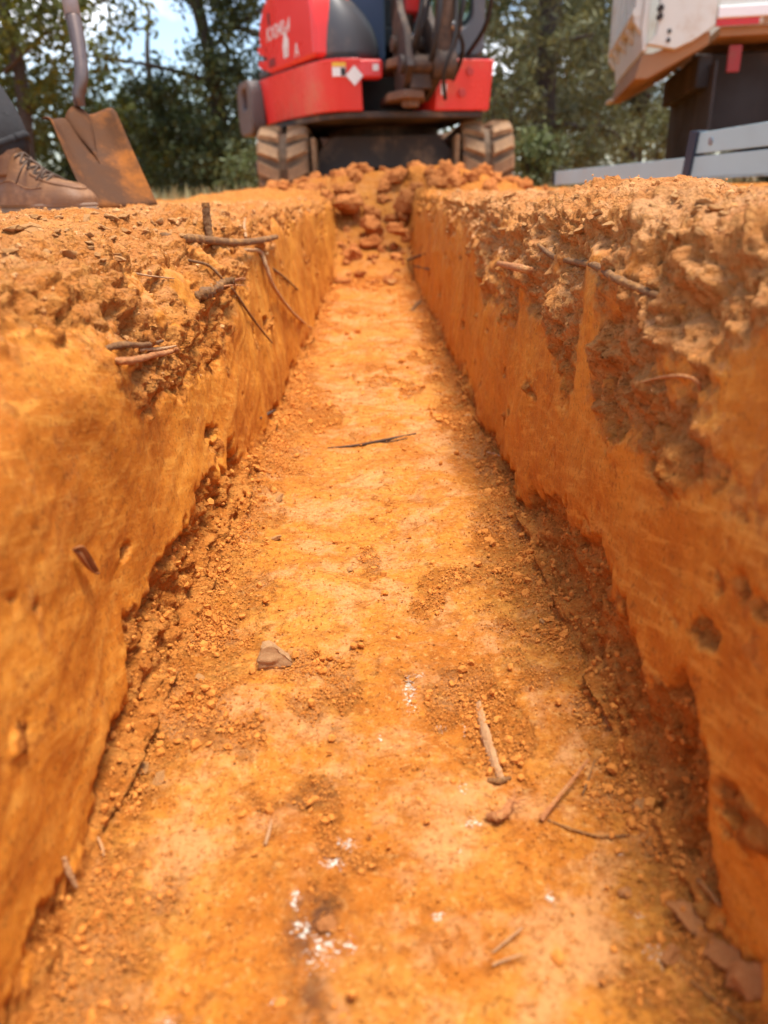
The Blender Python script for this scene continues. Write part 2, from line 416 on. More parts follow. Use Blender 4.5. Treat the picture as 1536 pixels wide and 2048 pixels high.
# bank height: right bank higher, heap of spoil in front of the machine
nearY = 1 - sst(1.9, 3.4, YY)
gr_ = (0.020 + 0.008 * nearY) * sst(0.19, 0.27, X) * (1 - sst(7, 12, YY)) * (1 - 0.25 * sst(0.35, 0.6, X)) \
    + 0.026 * np.exp(-((X - 0.43) / 0.10) ** 2 - ((YY - 1.14) / 0.14) ** 2) \
    + 0.012 * nearY * sst(0.19, 0.26, -X) * (1 - 0.5 * sst(0.42, 0.7, -X)) + 0.010 * sst(0.3, 0.6, -X) * (1 - sst(2, 4, YY))
gr_ = gr_ + 0.012 * np.exp(-((X + 0.5) / 0.12) ** 2 - ((YY - 1.2) / 0.2) ** 2)
heap = 0.145 * np.exp(-((X - 0.16) / 0.66) ** 4 - ((YY - 4.95) / 0.36) ** 2) + 0.06 * np.exp(-((X + 0.7) / 0.3) ** 2 - ((YY - 4.5) / 0.4) ** 2)
Z += gr_ * np.where(reg[None, :] == 2, 0, (1 - qq)) + heap * sst(3.9, 4.6, YY)
far = sst(9, 40, YY) + sst(6, 40, AX)
P0 = np.stack([X, YY, Z], -1).astype(np.float32)
def gridnormals(P):
    dj = np.gradient(P, axis=1); di = np.gradient(P, axis=0)
    N = np.cross(dj, di); return N / (np.linalg.norm(N, axis=-1, keepdims=True) + 1e-12)
N0 = gridnormals(P0)
# low-frequency wobble first so edges are uneven
low = fbm(P0, 5.0, 3, 1)
isL, isR, isF = (reg == 1)[None, :] & (YY == YY), (reg == 3)[None, :] & (YY == YY), mf[None, :] & (YY == YY)
isT = ((reg == 0) | (reg == 4))[None, :] & (YY == YY)
depth = -P0[..., 2]
nA = fbm(P0, 11.0, 4, 20); nB = fbm(P0, 34.0, 3, 30)
edge_n = 0.035 * nA + 0.014 * nB
# lower limit (depth) of the crumbly top layer
bL = 0.030 + 0.115 * sst(0.34, 0.75, YY) * (1 - sst(1.05, 2.0, YY)) + 0.022 * np.sin(YY * 7.2 + 0.6) * (1 - sst(1.2, 2, YY))
bR = 0.095 * (1 - sst(1.2, 2.6, YY)) + 0.040 + 0.03 * np.sin(YY * 8 + 2.2)
wall_side = isL | (isT & (X < 0)); 
bnd = np.where(X < 0, bL, bR)
topR = 1 - sst(-0.020, 0.020, depth - bnd - edge_n)
# loose broken band at the foot of each wall
hL = 0.070 * sst(0.45, 0.6, YY) * (1 - sst(1.0, 1.25, YY)) + 0.012
hR = 0.085 * sst(0.30, 0.42, YY) * (1 - sst(0.8, 1.0, YY)) + 0.010
foot = np.where(X < 0, hL, hR)
botR = sst(-0.013, 0.011, depth - (D0 - foot) + 0.030 * nA + 0.018 * nB) * (isL | isR)
# isolated torn pits in the smooth faces
pit = sst(0.62, 0.86, fbm(P0, 16.0, 4, 50, st=(1, 0.55, 1.0))) * (isL | isR)
# smooth bucket-polished facets inside the rough layer, at given spots
def ball(c, r):
    return np.exp(-(((P0 - np.array(c, np.float32)) / np.array(r, np.float32)) ** 2).sum(-1) ** 2)
fac = ball((-0.30, 0.50, -0.09), (0.09, 0.10, 0.055)) + ball((0.22, 0.80, -0.10), (0.05, 0.05, 0.09)) \
    + ball((0.22, 0.42, -0.08), (0.06, 0.09, 0.05)) + ball((-0.235, 1.02, -0.055), (0.05, 0.05, 0.03))
plates = sst(0.12, 0.48, fbm(P0, 9.0, 4, 77)) * 0.9
topR = np.clip(topR * (1 - np.clip(fac * 1.2, 0, 1)), 0, 1)
rough = np.where(isF, 0, np.maximum(np.maximum(topR * (1 - plates * 0.75 * (isL | isR)), botR), pit))
rough = np.where(isT, np.maximum(0.75, topR) * (1 - np.clip(fac, 0, 1)), rough)
# floor: crumbs along the walls and in patches
fe = sst(0.128, 0.222, AX + 0.045 * fbm(P0, 6, 3, 60) + 0.025 * nB + np.where(X < 0, 0.03, 0.02) * (1 - sst(1.4, 2.2, YY)))
fpatch = sst(0.34, 0.72, fbm(P0, 12, 4, 64, st=(1, 0.7, 1)))
fr = np.clip(fe + fpatch * 0.8 + sst(3.55, 3.95, YY), 0, 1)
rough = np.where(isF, fr, np.maximum(rough, inch))
near = 1 - sst(1.6, 3.4, YY)                    # fades detail finer than the grid further off
vfar = 1 - sst(12, 30, np.maximum(YY, AX))
disp = 0.012 * low * vfar
# worley lumps where the soil is broken
sel = (rough > 0.02) & (YY < 6.5) & (YY > 0.1) & (AX < 3)
idx = np.nonzero(sel); Ps = P0[idx]
w1, w1b, id1 = worley(Ps + 0.012 * fbm(Ps, 40, 2, 3)[:, None], 31.0, 5)
w2, w2b, id2 = worley(Ps + 0.004 * fbm(Ps, 120, 2, 4)[:, None], 84.0, 6)
w3, _, _ = worley(Ps, 190.0, 7)
lump = np.zeros_like(rough); lump2 = np.zeros_like(rough); lump3 = np.zeros_like(rough)
lump[idx] = (id1 - 0.5) * 1.1 + (0.55 - w1) * 0.45 - 0.35 * (1 - sst(0.0, 0.08, w1b - w1))
lump2[idx] = (id2 - 0.5) * 1.1 + 0.6 * (0.5 - w2)
lump3[idx] = 0.5 - w3
amp1 = np.where(isF, 0.0020, np.where(isT, np.where(AX > 0.36, 0.0045, 0.0085), 0.0090))
amp1 = np.where(isF, 0.0020, amp1) * (1 + 1.2 * sst(3.0, 4.3, YY))
amp2 = np.where(isF, 0.0022, np.where(isT & (X > 0), 0.0032, 0.0046)); amp3 = np.where(isF, 0.0026, 0.0017)
mod = 0.45 + 0.75 * sst(-0.2, 0.5, nA)
disp += rough * (lump * amp1 + lump2 * amp2 * mod + lump3 * amp3 * near) * vfar
# broken zones sit back from the cut face; ragged lower band deeper
disp -= (isL | isR) * (topR * (1 - plates * 0.7) * 0.004 + botR * (1 - inch) * (0.013 + 0.008 * nA) + pit * 0.005)
# medium layered relief on the rough banks
lay = fbm(P0, 14.0, 4, 90, st=(1, 1, 2.6)) + 0.45 * (0.5 - np.abs(fbm(P0, 52.0, 3, 95, st=(1, .8, 1.5))))
disp += np.where(isF, 0, rough) * np.where(isT & (AX > 0.36), 0.006, 0.0125) * lay * vfar
rim = np.where(isT, 1.0, (isL | isR) * (1 - sst(0.07, 0.17, depth))) * (1 - sst(0.30, 0.5, AX)) * (1 - sst(2.6, 3.6, YY)) * (1 - 0.8 * np.clip(fac, 0, 1))
rn = fbm(P0 + 3.1, 10.0, 3, 120, 0.45, st=(1, 1, 1.5))
disp += rim * (0.0115 * rn + 0.003 * sst(0.15, 0.5, rn)) * (0.55 + 0.45 * sst(0.5, 0.85, YY)) * np.clip(rough + 0.12, 0, 1) * (1 - 0.45 * sst(1.3, 2.2, YY))
# scrape marks: along the trench near the camera, upright further off
aL = P0[..., 1] + 0.32 * P0[..., 2]
sN = gnoise(aL * 4.5, (P0[..., 2] - 0.30 * P0[..., 1] * (X < 0)) * 75, X * 0 + 3.3, 8) + 0.5 * gnoise(aL * 9, (P0[..., 2] - 0.28 * P0[..., 1] * (X < 0)) * 190, X * 0 + 9.3, 9)
sV = gnoise(P0[..., 1] * 34, P0[..., 2] * 5, X * 0 + 1.7, 10) + 0.6 * gnoise(P0[..., 1] * 80, P0[..., 2] * 9, X * 0 + 4.1, 11)
kV = sst(0.95, 1.6, YY + 0.1 * nA)
strk = sN * (1 - kV) + sV * kV
wallm = (isL | isR) * (1 - rough)
disp += wallm * (0.0005 * strk * (1 + 4.5 * kV) + 0.0022 * nA + 0.0004 * nB + 0.0003 * fbm(P0, 90, 3, 72))
sF = gnoise(P0[..., 0] * 5, P0[..., 1] * 42, X * 0 + 2.2, 12) + 0.5 * gnoise(P0[..., 0] * 11, P0[..., 1] * 95, X * 0 + 5.2, 13)
disp += isF * ((1 - fr) * (0.0014 * sF * (0.5 + sst(1.0, 2.0, YY) * 2.5) + 0.0028 * nA + 0.0016 * nB + 0.0012 * fbm(P0, 95, 3, 71)))
PT = P0 + N0 * disp[..., None]
# far floor slopes up as tumbled soil under the clods
NT = gridnormals(PT)
dry = sst(0.35, 0.8, NT[..., 2]) * (isT | ((isL | isR) & (depth < 0.07))) * (1 - sst(2.0, 3.4, YY)) * np.where(X > 0, 0.9, 0.5)
dry = dry * (0.65 + 0.5 * np.clip(nA, -1, 1))
dry = np.clip(dry, 0, 1)
damp = isR * pit * 0.05
dusty = np.clip((isR | (isT & (X > 0) & (AX < 0.4))) * (1 - sst(0.10, 0.20, depth + 0.05 * nA)) * (1 - sst(1.5, 2.6, YY)) * (0.75 + 0.4 * nA), 0, 1)
dusty = np.maximum(dusty, 0.35 * np.clip((isL | isT) * (X < 0) * (1 - sst(0.08, 0.16, depth)) * (0.7 + 0.6 * nA), 0, 1))
white = np.zeros_like(X)
def floor_xy(px, py):
    d = ray(px, py); k = (-D0 - CAM.z) / d.z; p = CAM + d * k; return p.x, p.y
for px, py, rx, ry, a in ((820, 1375, 16, 40, .75), (838, 1342, 14, 8, .7), (690, 1685, 28, 16, .8), (665, 1725, 36, 18, .8), (945, 1635, 26, 14, .75), (590, 1790, 18, 26, .75),
                          (600, 1850, 30, 30, .68), (640, 1890, 50, 50, .62), (545, 1985, 26, 26, .55), (875, 1830, 18, 14, .7), (760, 1465, 8, 8, .7), (930, 1440, 12, 16, .55), (925, 1560, 14, 26, .5),
                          (1100, 1790, 14, 26, .7), (1244, 1700, 8, 8, .75), (1310, 1905, 30, 34, .62), (880, 1440, 14, 10, .6), (330, 2010, 24, 14, .7), (1280, 1820, 16, 14, .6), (920, 1695, 12, 12, .65), (700, 1880, 26, 24, .6)):
    cx, cy = floor_xy(px, py); ex, ey = floor_xy(px + rx, py); fx, fy = floor_xy(px, py - ry)
    white = np.maximum(white, a * np.exp(-((X - cx) / max(abs(ex - cx), .002)) ** 2 - ((YY - cy) / max(abs(fy - cy), .002)) ** 2) * isF)
for px, py, rx, ry, a in ((622, 1840, 52, 90, 1.0), (640, 1960, 80, 70, .8), (610, 1590, 40, 30, .5), (690, 1470, 50, 40, .3), (880, 1330, 50, 24, .45)):
    cx, cy = floor_xy(px, py); ex, ey = floor_xy(px + rx, py); fx, fy = floor_xy(px, py - ry)
    damp = np.maximum(damp, a * np.exp(-((X - cx + .02 * nA) / abs(ex - cx)) ** 2 - ((YY - cy + .02 * nA) / abs(fy - cy)) ** 2) * isF)
streak = np.clip(np.clip(strk, 0, 1) * wallm + 0.35 * np.clip(sF, 0, 1) * isF * (1 - fr), 0, 1)
floorm = isF * 1.0

starts = {0: None}
bounds = [np.nonzero(reg == k)[0] for k in range(5)]
c0 = bounds[0][0]; cL = bounds[0][-1]; cFl = bounds[2][0]; cFr = bounds[2][-1]; cR = bounds[4][0]; cE = bounds[4][-1]
def terr(name, a, b):
    k = b - a + 1
    V = PT[:, a:b + 1].reshape(-1, 3)
    i, j = np.meshgrid(np.arange(nr - 1), np.arange(k - 1), indexing='ij')
    v = (i * k + j).ravel()
    F = np.stack([v, v + 1, v + k + 1, v + k], -1)
    me = np_mesh(name, V, F, SOIL)
    for nm, arr in (('rough', rough), ('dry', dry), ('white', white), ('damp', damp), ('floor', floorm), ('streak', streak), ('dusty', dusty)):
        fattr(me, nm, arr[:, a:b + 1])
    me.normals_split_custom_set_from_vertices(NT[:, a:b + 1].reshape(-1, 3))
    return tag(link(name, me), kind='structure')
terrain = [terr('ground', c0, cL), terr('trench_wall', cL, cFl), terr('trench_floor', cFl, cFr), terr('trench_wall', cFr, cR), terr('ground', cR, cE)]
bpy.context.view_layer.update()
DG = bpy.context.evaluated_depsgraph_get()
BV = [BVHTree.FromObject(o, DG) for o in terrain]
def hit(o, d):
    best = None
    for b in BV:
        p, nrm, _, dist = b.ray_cast(o, d)
        if p is not None and (best is None or dist < best[2]): best = (p, nrm, dist)
    return best
def cast(px, py):
    h = hit(CAM, ray(px, py).normalized())
    return h[0], h[1]
def drop(x, y):
    h = hit(Vector((x, y, 3)), Vector((0, 0, -1)))
    return h[0], h[1]
def near_cam(px, py, off=0.0, maxd=None):
    p, nn = cast(px, py)
    d = p - CAM
    L = d.length - off
    if maxd: L = min(L, maxd)
    return CAM + d.normalized() * L

# ------------------------------------------------------------------ loose crumbs (uncountable)
ICO_V = None
bm = bmesh.new(); bmesh.ops.create_icosphere(bm, subdivisions=1, radius=1)
bm.verts.ensure_lookup_table()
ICO_V = np.array([v.co[:] for v in bm.verts], np.float32); ICO_F = np.array([[v.index for v in f.verts] for f in bm.faces], np.int32); bm.free()
OCT_V = np.array([(1, 0, 0), (-1, 0, 0), (0, 1, 0), (0, -1, 0), (0, 0, 1), (0, 0, -1)], np.float32)
OCT_F = np.array([(0, 2, 4), (2, 1, 4), (1, 3, 4), (3, 0, 4), (2, 0, 5), (1, 2, 5), (3, 1, 5), (0, 3, 5)], np.int32)
def scatter(name, prob, count, rmin, rmax, mat, lift=0.25, IV=None, IF=None, pw=5):
    IV = ICO_V if IV is None else IV; IF = ICO_F if IF is None else IF; nv = len(IV)
    pr = (prob * (YY > 0.2) * (YY < 5.4)).ravel(); pr = pr / pr.sum()
    ii = rng.choice(pr.size, count, p=pr)
    c = PT.reshape(-1, 3)[ii] + rng.normal(0, 0.002, (count, 3)).astype(np.float32)
    nn = NT.reshape(-1, 3)[ii]
    yv = c[:, 1]
    r = rmin + (rmax - rmin) * rng.random(count) ** pw
    r = r * np.clip(0.55 + 0.5 * yv, 0.6, 3.0)
    c = c + nn * (r * lift)[:, None]
    sc = r[:, None, None] * rng.uniform(0.6, 1.2, (count, 1, 3))
    V = IV[None] * (1 + rng.uniform(-0.30, 0.30, (count, nv, 1))) * sc
    a = rng.uniform(0, 6.28, count); b = rng.uniform(-0.9, 0.9, count)
    ca, sa, cb, sb = np.cos(a)[:, None], np.sin(a)[:, None], np.cos(b)[:, None], np.sin(b)[:, None]
    x, y, z = V[..., 0], V[..., 1], V[..., 2]
    y, z = y * cb - z * sb, y * sb + z * cb
    x, y = x * ca - y * sa, x * sa + y * ca
    V = np.stack([x, y, z], -1) + c[:, None]
    F = (IF[None] + (np.arange(count) * nv)[:, None, None]).reshape(-1, 3)
    return tag(link(name, np_mesh(name, V.reshape(-1, 3), F, mat, smooth=False)), kind='stuff')
up = np.clip(NT[..., 2], 0, 1)
pf = isF * (fr ** 1.5 * (0.25 + sst(-0.1, 0.5, nA)) + 0.02) * (YY < 3.9)
scatter('soil_crumbs', pf, 9000, 0.0009, 0.0062, CRUMB, pw=8)
scatter('soil_grains', pf, 100000, 0.0005, 0.0019, CRUMB, IV=OCT_V, IF=OCT_F, pw=2)
pb = (isT * (AX < 0.62 + 0.25 * YY) + (isL | isR) * topR * 0.35) * rough * sst(0.25, 0.8, up) * (0.25 + np.clip(nA, 0, 1)) * (YY < 4)
scatter('bank_crumbs', pb * np.where(X > 0, 0.45, 1), 6000, 0.0008, 0.0052, DRYCLOD)
scatter('bank_grains', pb, 26000, 0.0006, 0.0022, DRYCLOD, IV=OCT_V, IF=OCT_F, pw=2)
pw = (isL | isR) * botR * sst(0.1, 0.6, up)
scatter('fallen_crumbs', pw + 1e-9, 3000, 0.0008, 0.0045, CRUMB)

# ------------------------------------------------------------------ clods and stones
def rock_mesh(name, mat, seed, sub=3, cuts=9, sq=(1, 1, 1), rough_=0.10):
    rr = np.random.default_rng(seed)
    bm = bmesh.new(); bmesh.ops.create_icosphere(bm, subdivisions=sub, radius=1)
    V = np.array([v.co[:] for v in bm.verts], np.float32)
    for _ in range(cuts):
        d = rr.normal(size=3); d /= np.linalg.norm(d); k = rr.uniform(0.38, 0.80)
        V = V - np.maximum(0, V @ d - k)[:, None] * d[None]
    nn = V / (np.linalg.norm(V, axis=1, keepdims=True) + 1e-9)
    V = V + nn * (rough_ * fbm(V + seed, 2.0, 5, seed, 0.6) + 0.5 * rough_ * (0.4 - np.abs(fbm(V - seed, 4.5, 3, seed + 9))))[:, None]
    V = V * np.array(sq, np.float32)
    for v, c in zip(bm.verts, V): v.co = c
    me = bpy.data.meshes.new(name); bm.to_mesh(me); bm.free(); me.materials.append(mat)
    for p in me.polygons: p.use_smooth = sub > 2
    return me
clods = [rock_mesh('clod', CLOD, 100 + k, 4, 12, (1, random.uniform(.75, 1.1), random.uniform(.6, .9)), 0.22) for k in range(7)]
dryc = [rock_mesh('clod', DRYCLOD, 200 + k, 2, 8, (1, random.uniform(.6, 1), random.uniform(.35, .6)), 0.12) for k in range(5)]
def put_rock(name, me, loc, r, label, cat, group=None, rot=None):
    o = link(name, me); o.location = loc; o.scale = (r, r, r)
    o.rotation_euler = rot or (random.uniform(-.5, .5), random.uniform(-.5, .5), random.uniform(0, 6.28))
    return tag(o, label, cat, group)
# clods filling the far end of the trench and the heap before the machine; (px, py, radius px, camera depth)
BIG = [(705, 405, 34, 4.15, 'large square orange clod at the left edge of the trench end'),
       (742, 452, 32, 4.05, 'dark shaded clod in the middle of the trench end'),
       (820, 410, 34, 4.15, 'broad pale clod at the right of the trench end below the heap'),
       (790, 458, 24, 3.95, 'blocky clod right of the dark shaded clod in the trench end'),
       (545, 380, 24, 4.55, 'pointed clod in front of the left track'),
       (610, 375, 38, 4.5, 'wide rounded clod on the heap beside the left track'),
       (700, 352, 26, 4.7, 'clod on the crest of the heap below the machine centre'),
       (835, 350, 34, 4.6, 'rounded clod on the crest of the heap right of centre'),
       (905, 358, 32, 4.6, 'pale rounded clod on the heap in front of the right track')]
for px, py, r, zc, lab in BIG:
    put_rock('clod', random.choice(clods), at(px, py, zc), r * zc / FPX * 1.1, lab, 'clod', 'clods heaped at the trench end')
n = 0
for k in range(1200):
    if n >= 140: break
    x = random.uniform(-.72, 1.0) if k % 2 else random.uniform(-.18, .18); y = random.uniform(4.45, 5.35) if k % 2 else 3.72 + 1.0 * random.random() ** .7
    if y < 4.45 and abs(x) > 0.19: continue
    if y > 4.45 and not -0.75 < x < 1.0: continue
    p, nn = drop(x, y); r = random.choice([.012, .016, .02, .02, .026, .03, .04, .055, .075])
    if y < 4.1: r *= 0.6
    size = 'crumb-sized' if r < .017 else 'small' if r < .028 else 'middling' if r < .05 else 'large'
    if y < 4.45: where = ('low at the foot of the spill' if y < 4.1 else 'high on the spill') + ' in the trench end, ' + ('left side' if x < -.06 else 'right side' if x > .06 else 'middle')
    else: where = ('on the near slope' if y < 4.9 else 'on the crest') + ' of the heap ' + ('before the left track' if x < -.3 else 'before the right track' if x > .55 else 'under the machine')
    put_rock('clod', random.choice(clods), p + Vector((0, 0, r * 0.2)), r, size + ' orange clod ' + where, 'clod',
             'clods heaped at the trench end')
    n += 1
for k in range(46):
    x = -.72 + 1.7 * ((k * 29) % 46 + random.random()) / 46; y = random.uniform(4.5, 5.2)
    p, nn = drop(x, y); r = random.uniform(.035, .085) * (1.15 if -.2 < x < .5 else .8)
    put_rock('clod', random.choice(clods), p + Vector((0, 0, r * 0.25)), r, 'large red-brown clod on top of the heap ' + ('before the left track' if x < -.3 else 'before the right track' if x > .55 else 'under the machine'), 'clod', 'clods heaped at the trench end')
p, nn = cast(780, 570)
put_rock('clod', dryc[1], p + Vector((0, 0, .012)), 0.035, 'pale flat clod lying alone on the trench floor before the heap', 'clod')
# broken lumps on the left bank in front of the boot, and a few on the right bank
for k in range(75):
    px, py = random.uniform(20, 460), random.uniform(425, 520)
    if py > 470 and px > 250: continue
    p, nn = cast(px, py)
    if p.y > 2.2: continue
    r = random.choice([.004, .005, .006, .008, .010]) * (0.7 + 0.4 * p.y)
    put_rock('clod', random.choice(dryc), p + nn * r * 0.2, r, ('tiny' if r < .006 else 'bigger') + ' dry clod on the left bank ' + ('in front of the boot' if px < 190 else 'in front of the shovel' if px < 320 else 'right of the shovel'), 'clod', 'dry clods on the left bank')
for k in range(40):
    px, py = random.uniform(880, 1500), random.uniform(385, 470)
    p, nn = cast(px, py)
    if p.y > 2.6: continue
    r = random.choice([.003, .004, .005, .008]) * (0.7 + 0.5 * p.y)
    put_rock('clod', random.choice(dryc), p + nn * r * 0.15, r, ('tiny' if r < .005 else 'bigger') + ' dry clod on the right bank edge ' + ('before the bare end of the ladder' if px < 1150 else 'before the capped end of the ladder' if px < 1390 else 'before the doubled ladder rails'), 'clod', 'dry clods on the right bank')
st_me = rock_mesh('stone', STONE, 301, 4, 8, (1.25, 0.85, 0.75), 0.12)
p, nn = cast(546, 1335); put_rock('stone', st_me, p + Vector((0, 0.004, .009)), 0.0205, 'tan stone half sunk in the trench floor near the left wall', 'stone', rot=(0.1, 0.1, 0.3))
fl_me = rock_mesh('stone', PINKSTONE, 302, 4, 10, (1.1, 0.8, 0.5), 0.2)
for px, py, r, lab in ((1385, 1845, 0.017, 'pinkish lumpy stone by the foot of the right wall'), (1455, 1925, 0.016, 'orange flat stone at the lower right below the pinkish lump'),
                       (1525, 1965, 0.017, 'pink stone cut by the lower right corner of the picture'), (1340, 1915, 0.010, 'small pale stone left of the orange flat stone'),
                       (660, 1848, 0.009, 'flat buff chip beside the dark damp patch on the floor'), (1255, 1785, 0.006, 'small bright orange pebble on the floor near the right wall')):
    p, nn = cast(px, py); put_rock('stone', fl_me, p + Vector((0, 0, r * 0.02)), r, lab, 'stone')
ch_me = rock_mesh('stone_chip', DRYCLOD, 303, 2, 7, (1.2, 0.7, 0.28), 0.06)
for px, py, r, lab in ((557, 1000, .013, 'flat grey chip on the left of the floor, farther of two'), (552, 1078, .011, 'flat grey chip on the left of the floor, nearer of two'),
                       (400, 1357, .007, 'small cream chip by the crumbs at the left wall foot'), (700, 1140, .008, 'small dark chip mid floor'), (1280, 1610, .008, 'dusty chip in the loose soil by the right wall'),
                       (285, 1540, .010, 'reddish lump in crumbs at the left wall foot'), (320, 1560, .009, 'reddish lump right beside another in crumbs at left wall foot'), (937, 835, .014, 'brown lump in the loose soil at the foot of the right wall'),
                       (870, 738, .012, 'dark lump at the foot of the far right wall'), (1085, 1245, .006, 'small pale chip in crumbs under the right wall')):
    p, nn = cast(px, py); put_rock('stone_chip', ch_me if r != .014 else dryc[2], p + Vector((0, 0, r * 0.15)), r, lab, 'chip')

# ------------------------------------------------------------------ roots, twigs, bark
BARK = simple('root_bark', (0.20, 0.088, 0.026), 0.9, dust=(0.48, 0.21, 0.05), dust_amt=0.5, var=0.4, scale=60, bump=0.9, bscale=260)
PALE = simple('pale_root', (0.46, 0.25, 0.11), 0.85, dust=(0.54, 0.21, 0.05), dust_amt=0.45, var=0.3, scale=50, bump=0.7, bscale=300)
REDWOOD = simple('split_wood', (0.42, 0.155, 0.045), 0.85, dust=(0.58, 0.30, 0.10), dust_amt=0.5, var=0.4, scale=70, bump=0.8, bscale=300)
DARKW = simple('dark_twig', (0.085, 0.045, 0.025), 0.85, var=0.4, scale=60, bump=0.6, bscale=300)
def px_tube(name, pts, rpx, off, mat, label, cat, jit=0.08, embed=(0, 0), zfix=None, sides=10, flat=1.0):
    """root following the soil: pts are picture points; off = how far in front of the soil each point stands"""
    P = []
    offs = off if isinstance(off, (list, tuple)) else [off] * len(pts)
    for (px, py), o_ in zip(pts, offs): P.append(near_cam(px, py, o_, zfix))
    zc = sum((p - CAM).dot(fwd) for p in P) / len(P)
    rp_ = rpx if isinstance(rpx, (list, tuple)) else [rpx, rpx]
    bm = bmesh.new(); o = P[0].copy()
    tube(bm, [p - o for p in P], [r * 0.86 * zc / FPX for r in rp_], n=sides, steps=9 * len(P), jit=jit * 1.6, flat=flat)
    ob = bm_obj(name, bm, mat, None, smooth=True); ob.location = o
    return tag(ob, label, cat)
px_tube('root', [(325, 474), (395, 478), (450, 484), (505, 483), (552, 474)], [8, 9, 8.5, 8, 7.5], [-.01, .012, .05, .09, .13], BARK, 'thick grey root lying level across the left bank edge', 'root')
stub_d = (cast(420, 480)[0] - CAM).length
px_tube('root', [(411, 405), (414, 440), (420, 482)], [9, 9.5, 8], [.0, .0, .0], BARK, 'upright grey stub of root behind the level root', 'root', zfix=stub_d)
px_tube('root', [(486, 500), (520, 504), (533, 535), (548, 575), (585, 625), (622, 657)], [3.5, 4.5, 4.5, 4, 4, 3], [-.005, .02, .05, .06, .07, .05], PALE, 'long pale root hanging from the left bank down to the floor', 'root')
px_tube('root', [(490, 437), (488, 455), (492, 474)], [3, 4, 3], [0, .01, .02], PALE, 'short pale rootlet above the right end of the level root', 'root')
px_tube('root', [(545, 537), (570, 556), (596, 580)], [2.5, 2.5, 2], [0, .03, .05], BARK, 'thin dark rootlet right of the long pale root', 'root')
px_tube('root', [(375, 520), (415, 530), (438, 550), (450, 570)], [3, 3.5, 3], [-.005, .01, .02, .02], BARK, 'thin root reaching down to the frayed broken root', 'root')
px_tube('root', [(462, 575), (490, 615), (515, 650), (545, 687)], [3.5, 3, 2], [0, .03, .045, .05], BARK, 'thin root trailing down from the frayed broken root', 'root')
px_tube('root', [(262, 545), (300, 552), (348, 557)], [2, 2.5, 1.5], [-.003, .008, .008], PALE, 'thin pale rootlet across the dark hollow in the left bank', 'root')
rt = empty('broken_root', near_cam(430, 578, .02), 'frayed broken root sticking out of the left bank', 'root')
def kid(o, t):
    o.location = o.location - t.location; o.parent = t
    for k in ('label', 'category'):
        if k in o: del o[k]
    return o
kid(px_tube('stem', [(388, 600), (412, 585), (440, 571), (466, 560)], [10, 11, 10.5, 9], [-.015, .01, .04, .06], BARK, 'x', 'x', jit=.3), rt)
for k in range(6):
    a = random.uniform(-14, 14)
    kid(px_tube('fibre', [(440, 570 + a * .3), (468, 562 + a * .6), (484 + random.uniform(-8, 14), 558 + a)], [2.5, 2, .8], [.04, .06, .075], REDWOOD, 'x', 'x', sides=6), rt)
px_tube('root', [(208, 698), (245, 690), (290, 690), (325, 682)], [6, 7.5, 7, 6, 4], [-.005, .010, .018, .02], BARK, 'upper of two knobbly roots poking from the left wall', 'root', jit=.15)
px_tube('root', [(228, 722), (262, 722), (300, 712), (340, 704), (356, 698)], [7, 7.5, 7, 6, 5], [-.005, .012, .022, .026, .028], REDWOOD, 'lower of two knobbly roots poking from the left wall', 'root', jit=.15)
px_tube('root', [(280, 700), (320, 698), (352, 692)], [4, 5, 2], [.01, .014, .02], PALE, 'short pale root wedged between the two knobbly roots', 'root')
px_tube('root', [(1078, 490), (1105, 512), (1150, 524), (1195, 533), (1230, 556), (1285, 580), (1335, 597)], [6, 8, 8, 8, 8, 7, 5], [.012, .022, .018, .016, .012, .010, -.004], BARK, 'thick twisted root across the face of the right bank', 'root', jit=.13)
px_tube('root', [(998, 527), (1035, 535), (1080, 545)], [7, 8, 8], [.10, .06, -.02], REDWOOD, 'smooth orange root stub left of the twisted root', 'root')
px_tube('root', [(1278, 766), (1320, 755), (1365, 752), (1392, 762), (1402, 784)], [3, 4, 4, 4, 3], [-.003, .012, .014, .012, -.002], REDWOOD, 'thin arched rootlet on the right wall', 'root')
px_tube('twig', [(815, 520), (838, 512), (850, 508)], [2.5, 3, 2], [.02, .01, 0], DARKW, 'dark twig stuck in the far right wall, upper of two', 'twig')
px_tube('twig', [(828, 532), (845, 536), (860, 539)], [2, 2, 1.5], [.02, .01, 0], DARKW, 'dark twig stuck in the far right wall, lower of two', 'twig')
px_tube('twig', [(822, 622), (834, 610), (842, 602)], [4, 5, 3], [.006, .006, .004], BARK, 'short bark piece leaning on the far right wall foot', 'twig')
px_tube('twig', [(655, 896), (712, 891), (770, 880), (832, 867)], [1.5, 3, 3.5, 1.5], [.002, .004, .006, .004], DARKW, 'dark twig lying across the middle of the trench floor', 'twig')
px_tube('twig', [(724, 890), (775, 884), (815, 876)], [1.2, 1.6, 1], [.003, .006, .004], DARKW, 'thinner dark twig alongside the one across the floor', 'twig')
px_tube('twig', [(1082, 1640), (1112, 1600), (1145, 1560), (1176, 1520)], [6, 5, 5, 3], [.004, .012, .02, .022], REDWOOD, 'reddish stick leaning up from the floor on the right', 'twig', flat=.6)
px_tube('twig', [(1165, 1590), (1178, 1555), (1190, 1520)], [2.5, 2.5, 2], [.002, .006, .010], BARK, 'thin brown stick right of the reddish leaning stick', 'twig')
px_tube('twig', [(1095, 1640), (1150, 1660), (1200, 1672), (1260, 1670)], [2.5, 3, 3, 2], [.001, .003, .003, .002], BARK, 'long thin twig lying below the reddish leaning stick', 'twig')
sp = empty('splintered_wood', near_cam(1000, 1625, .004), 'frayed splinter of reddish wood on the floor right of centre', 'splinter')
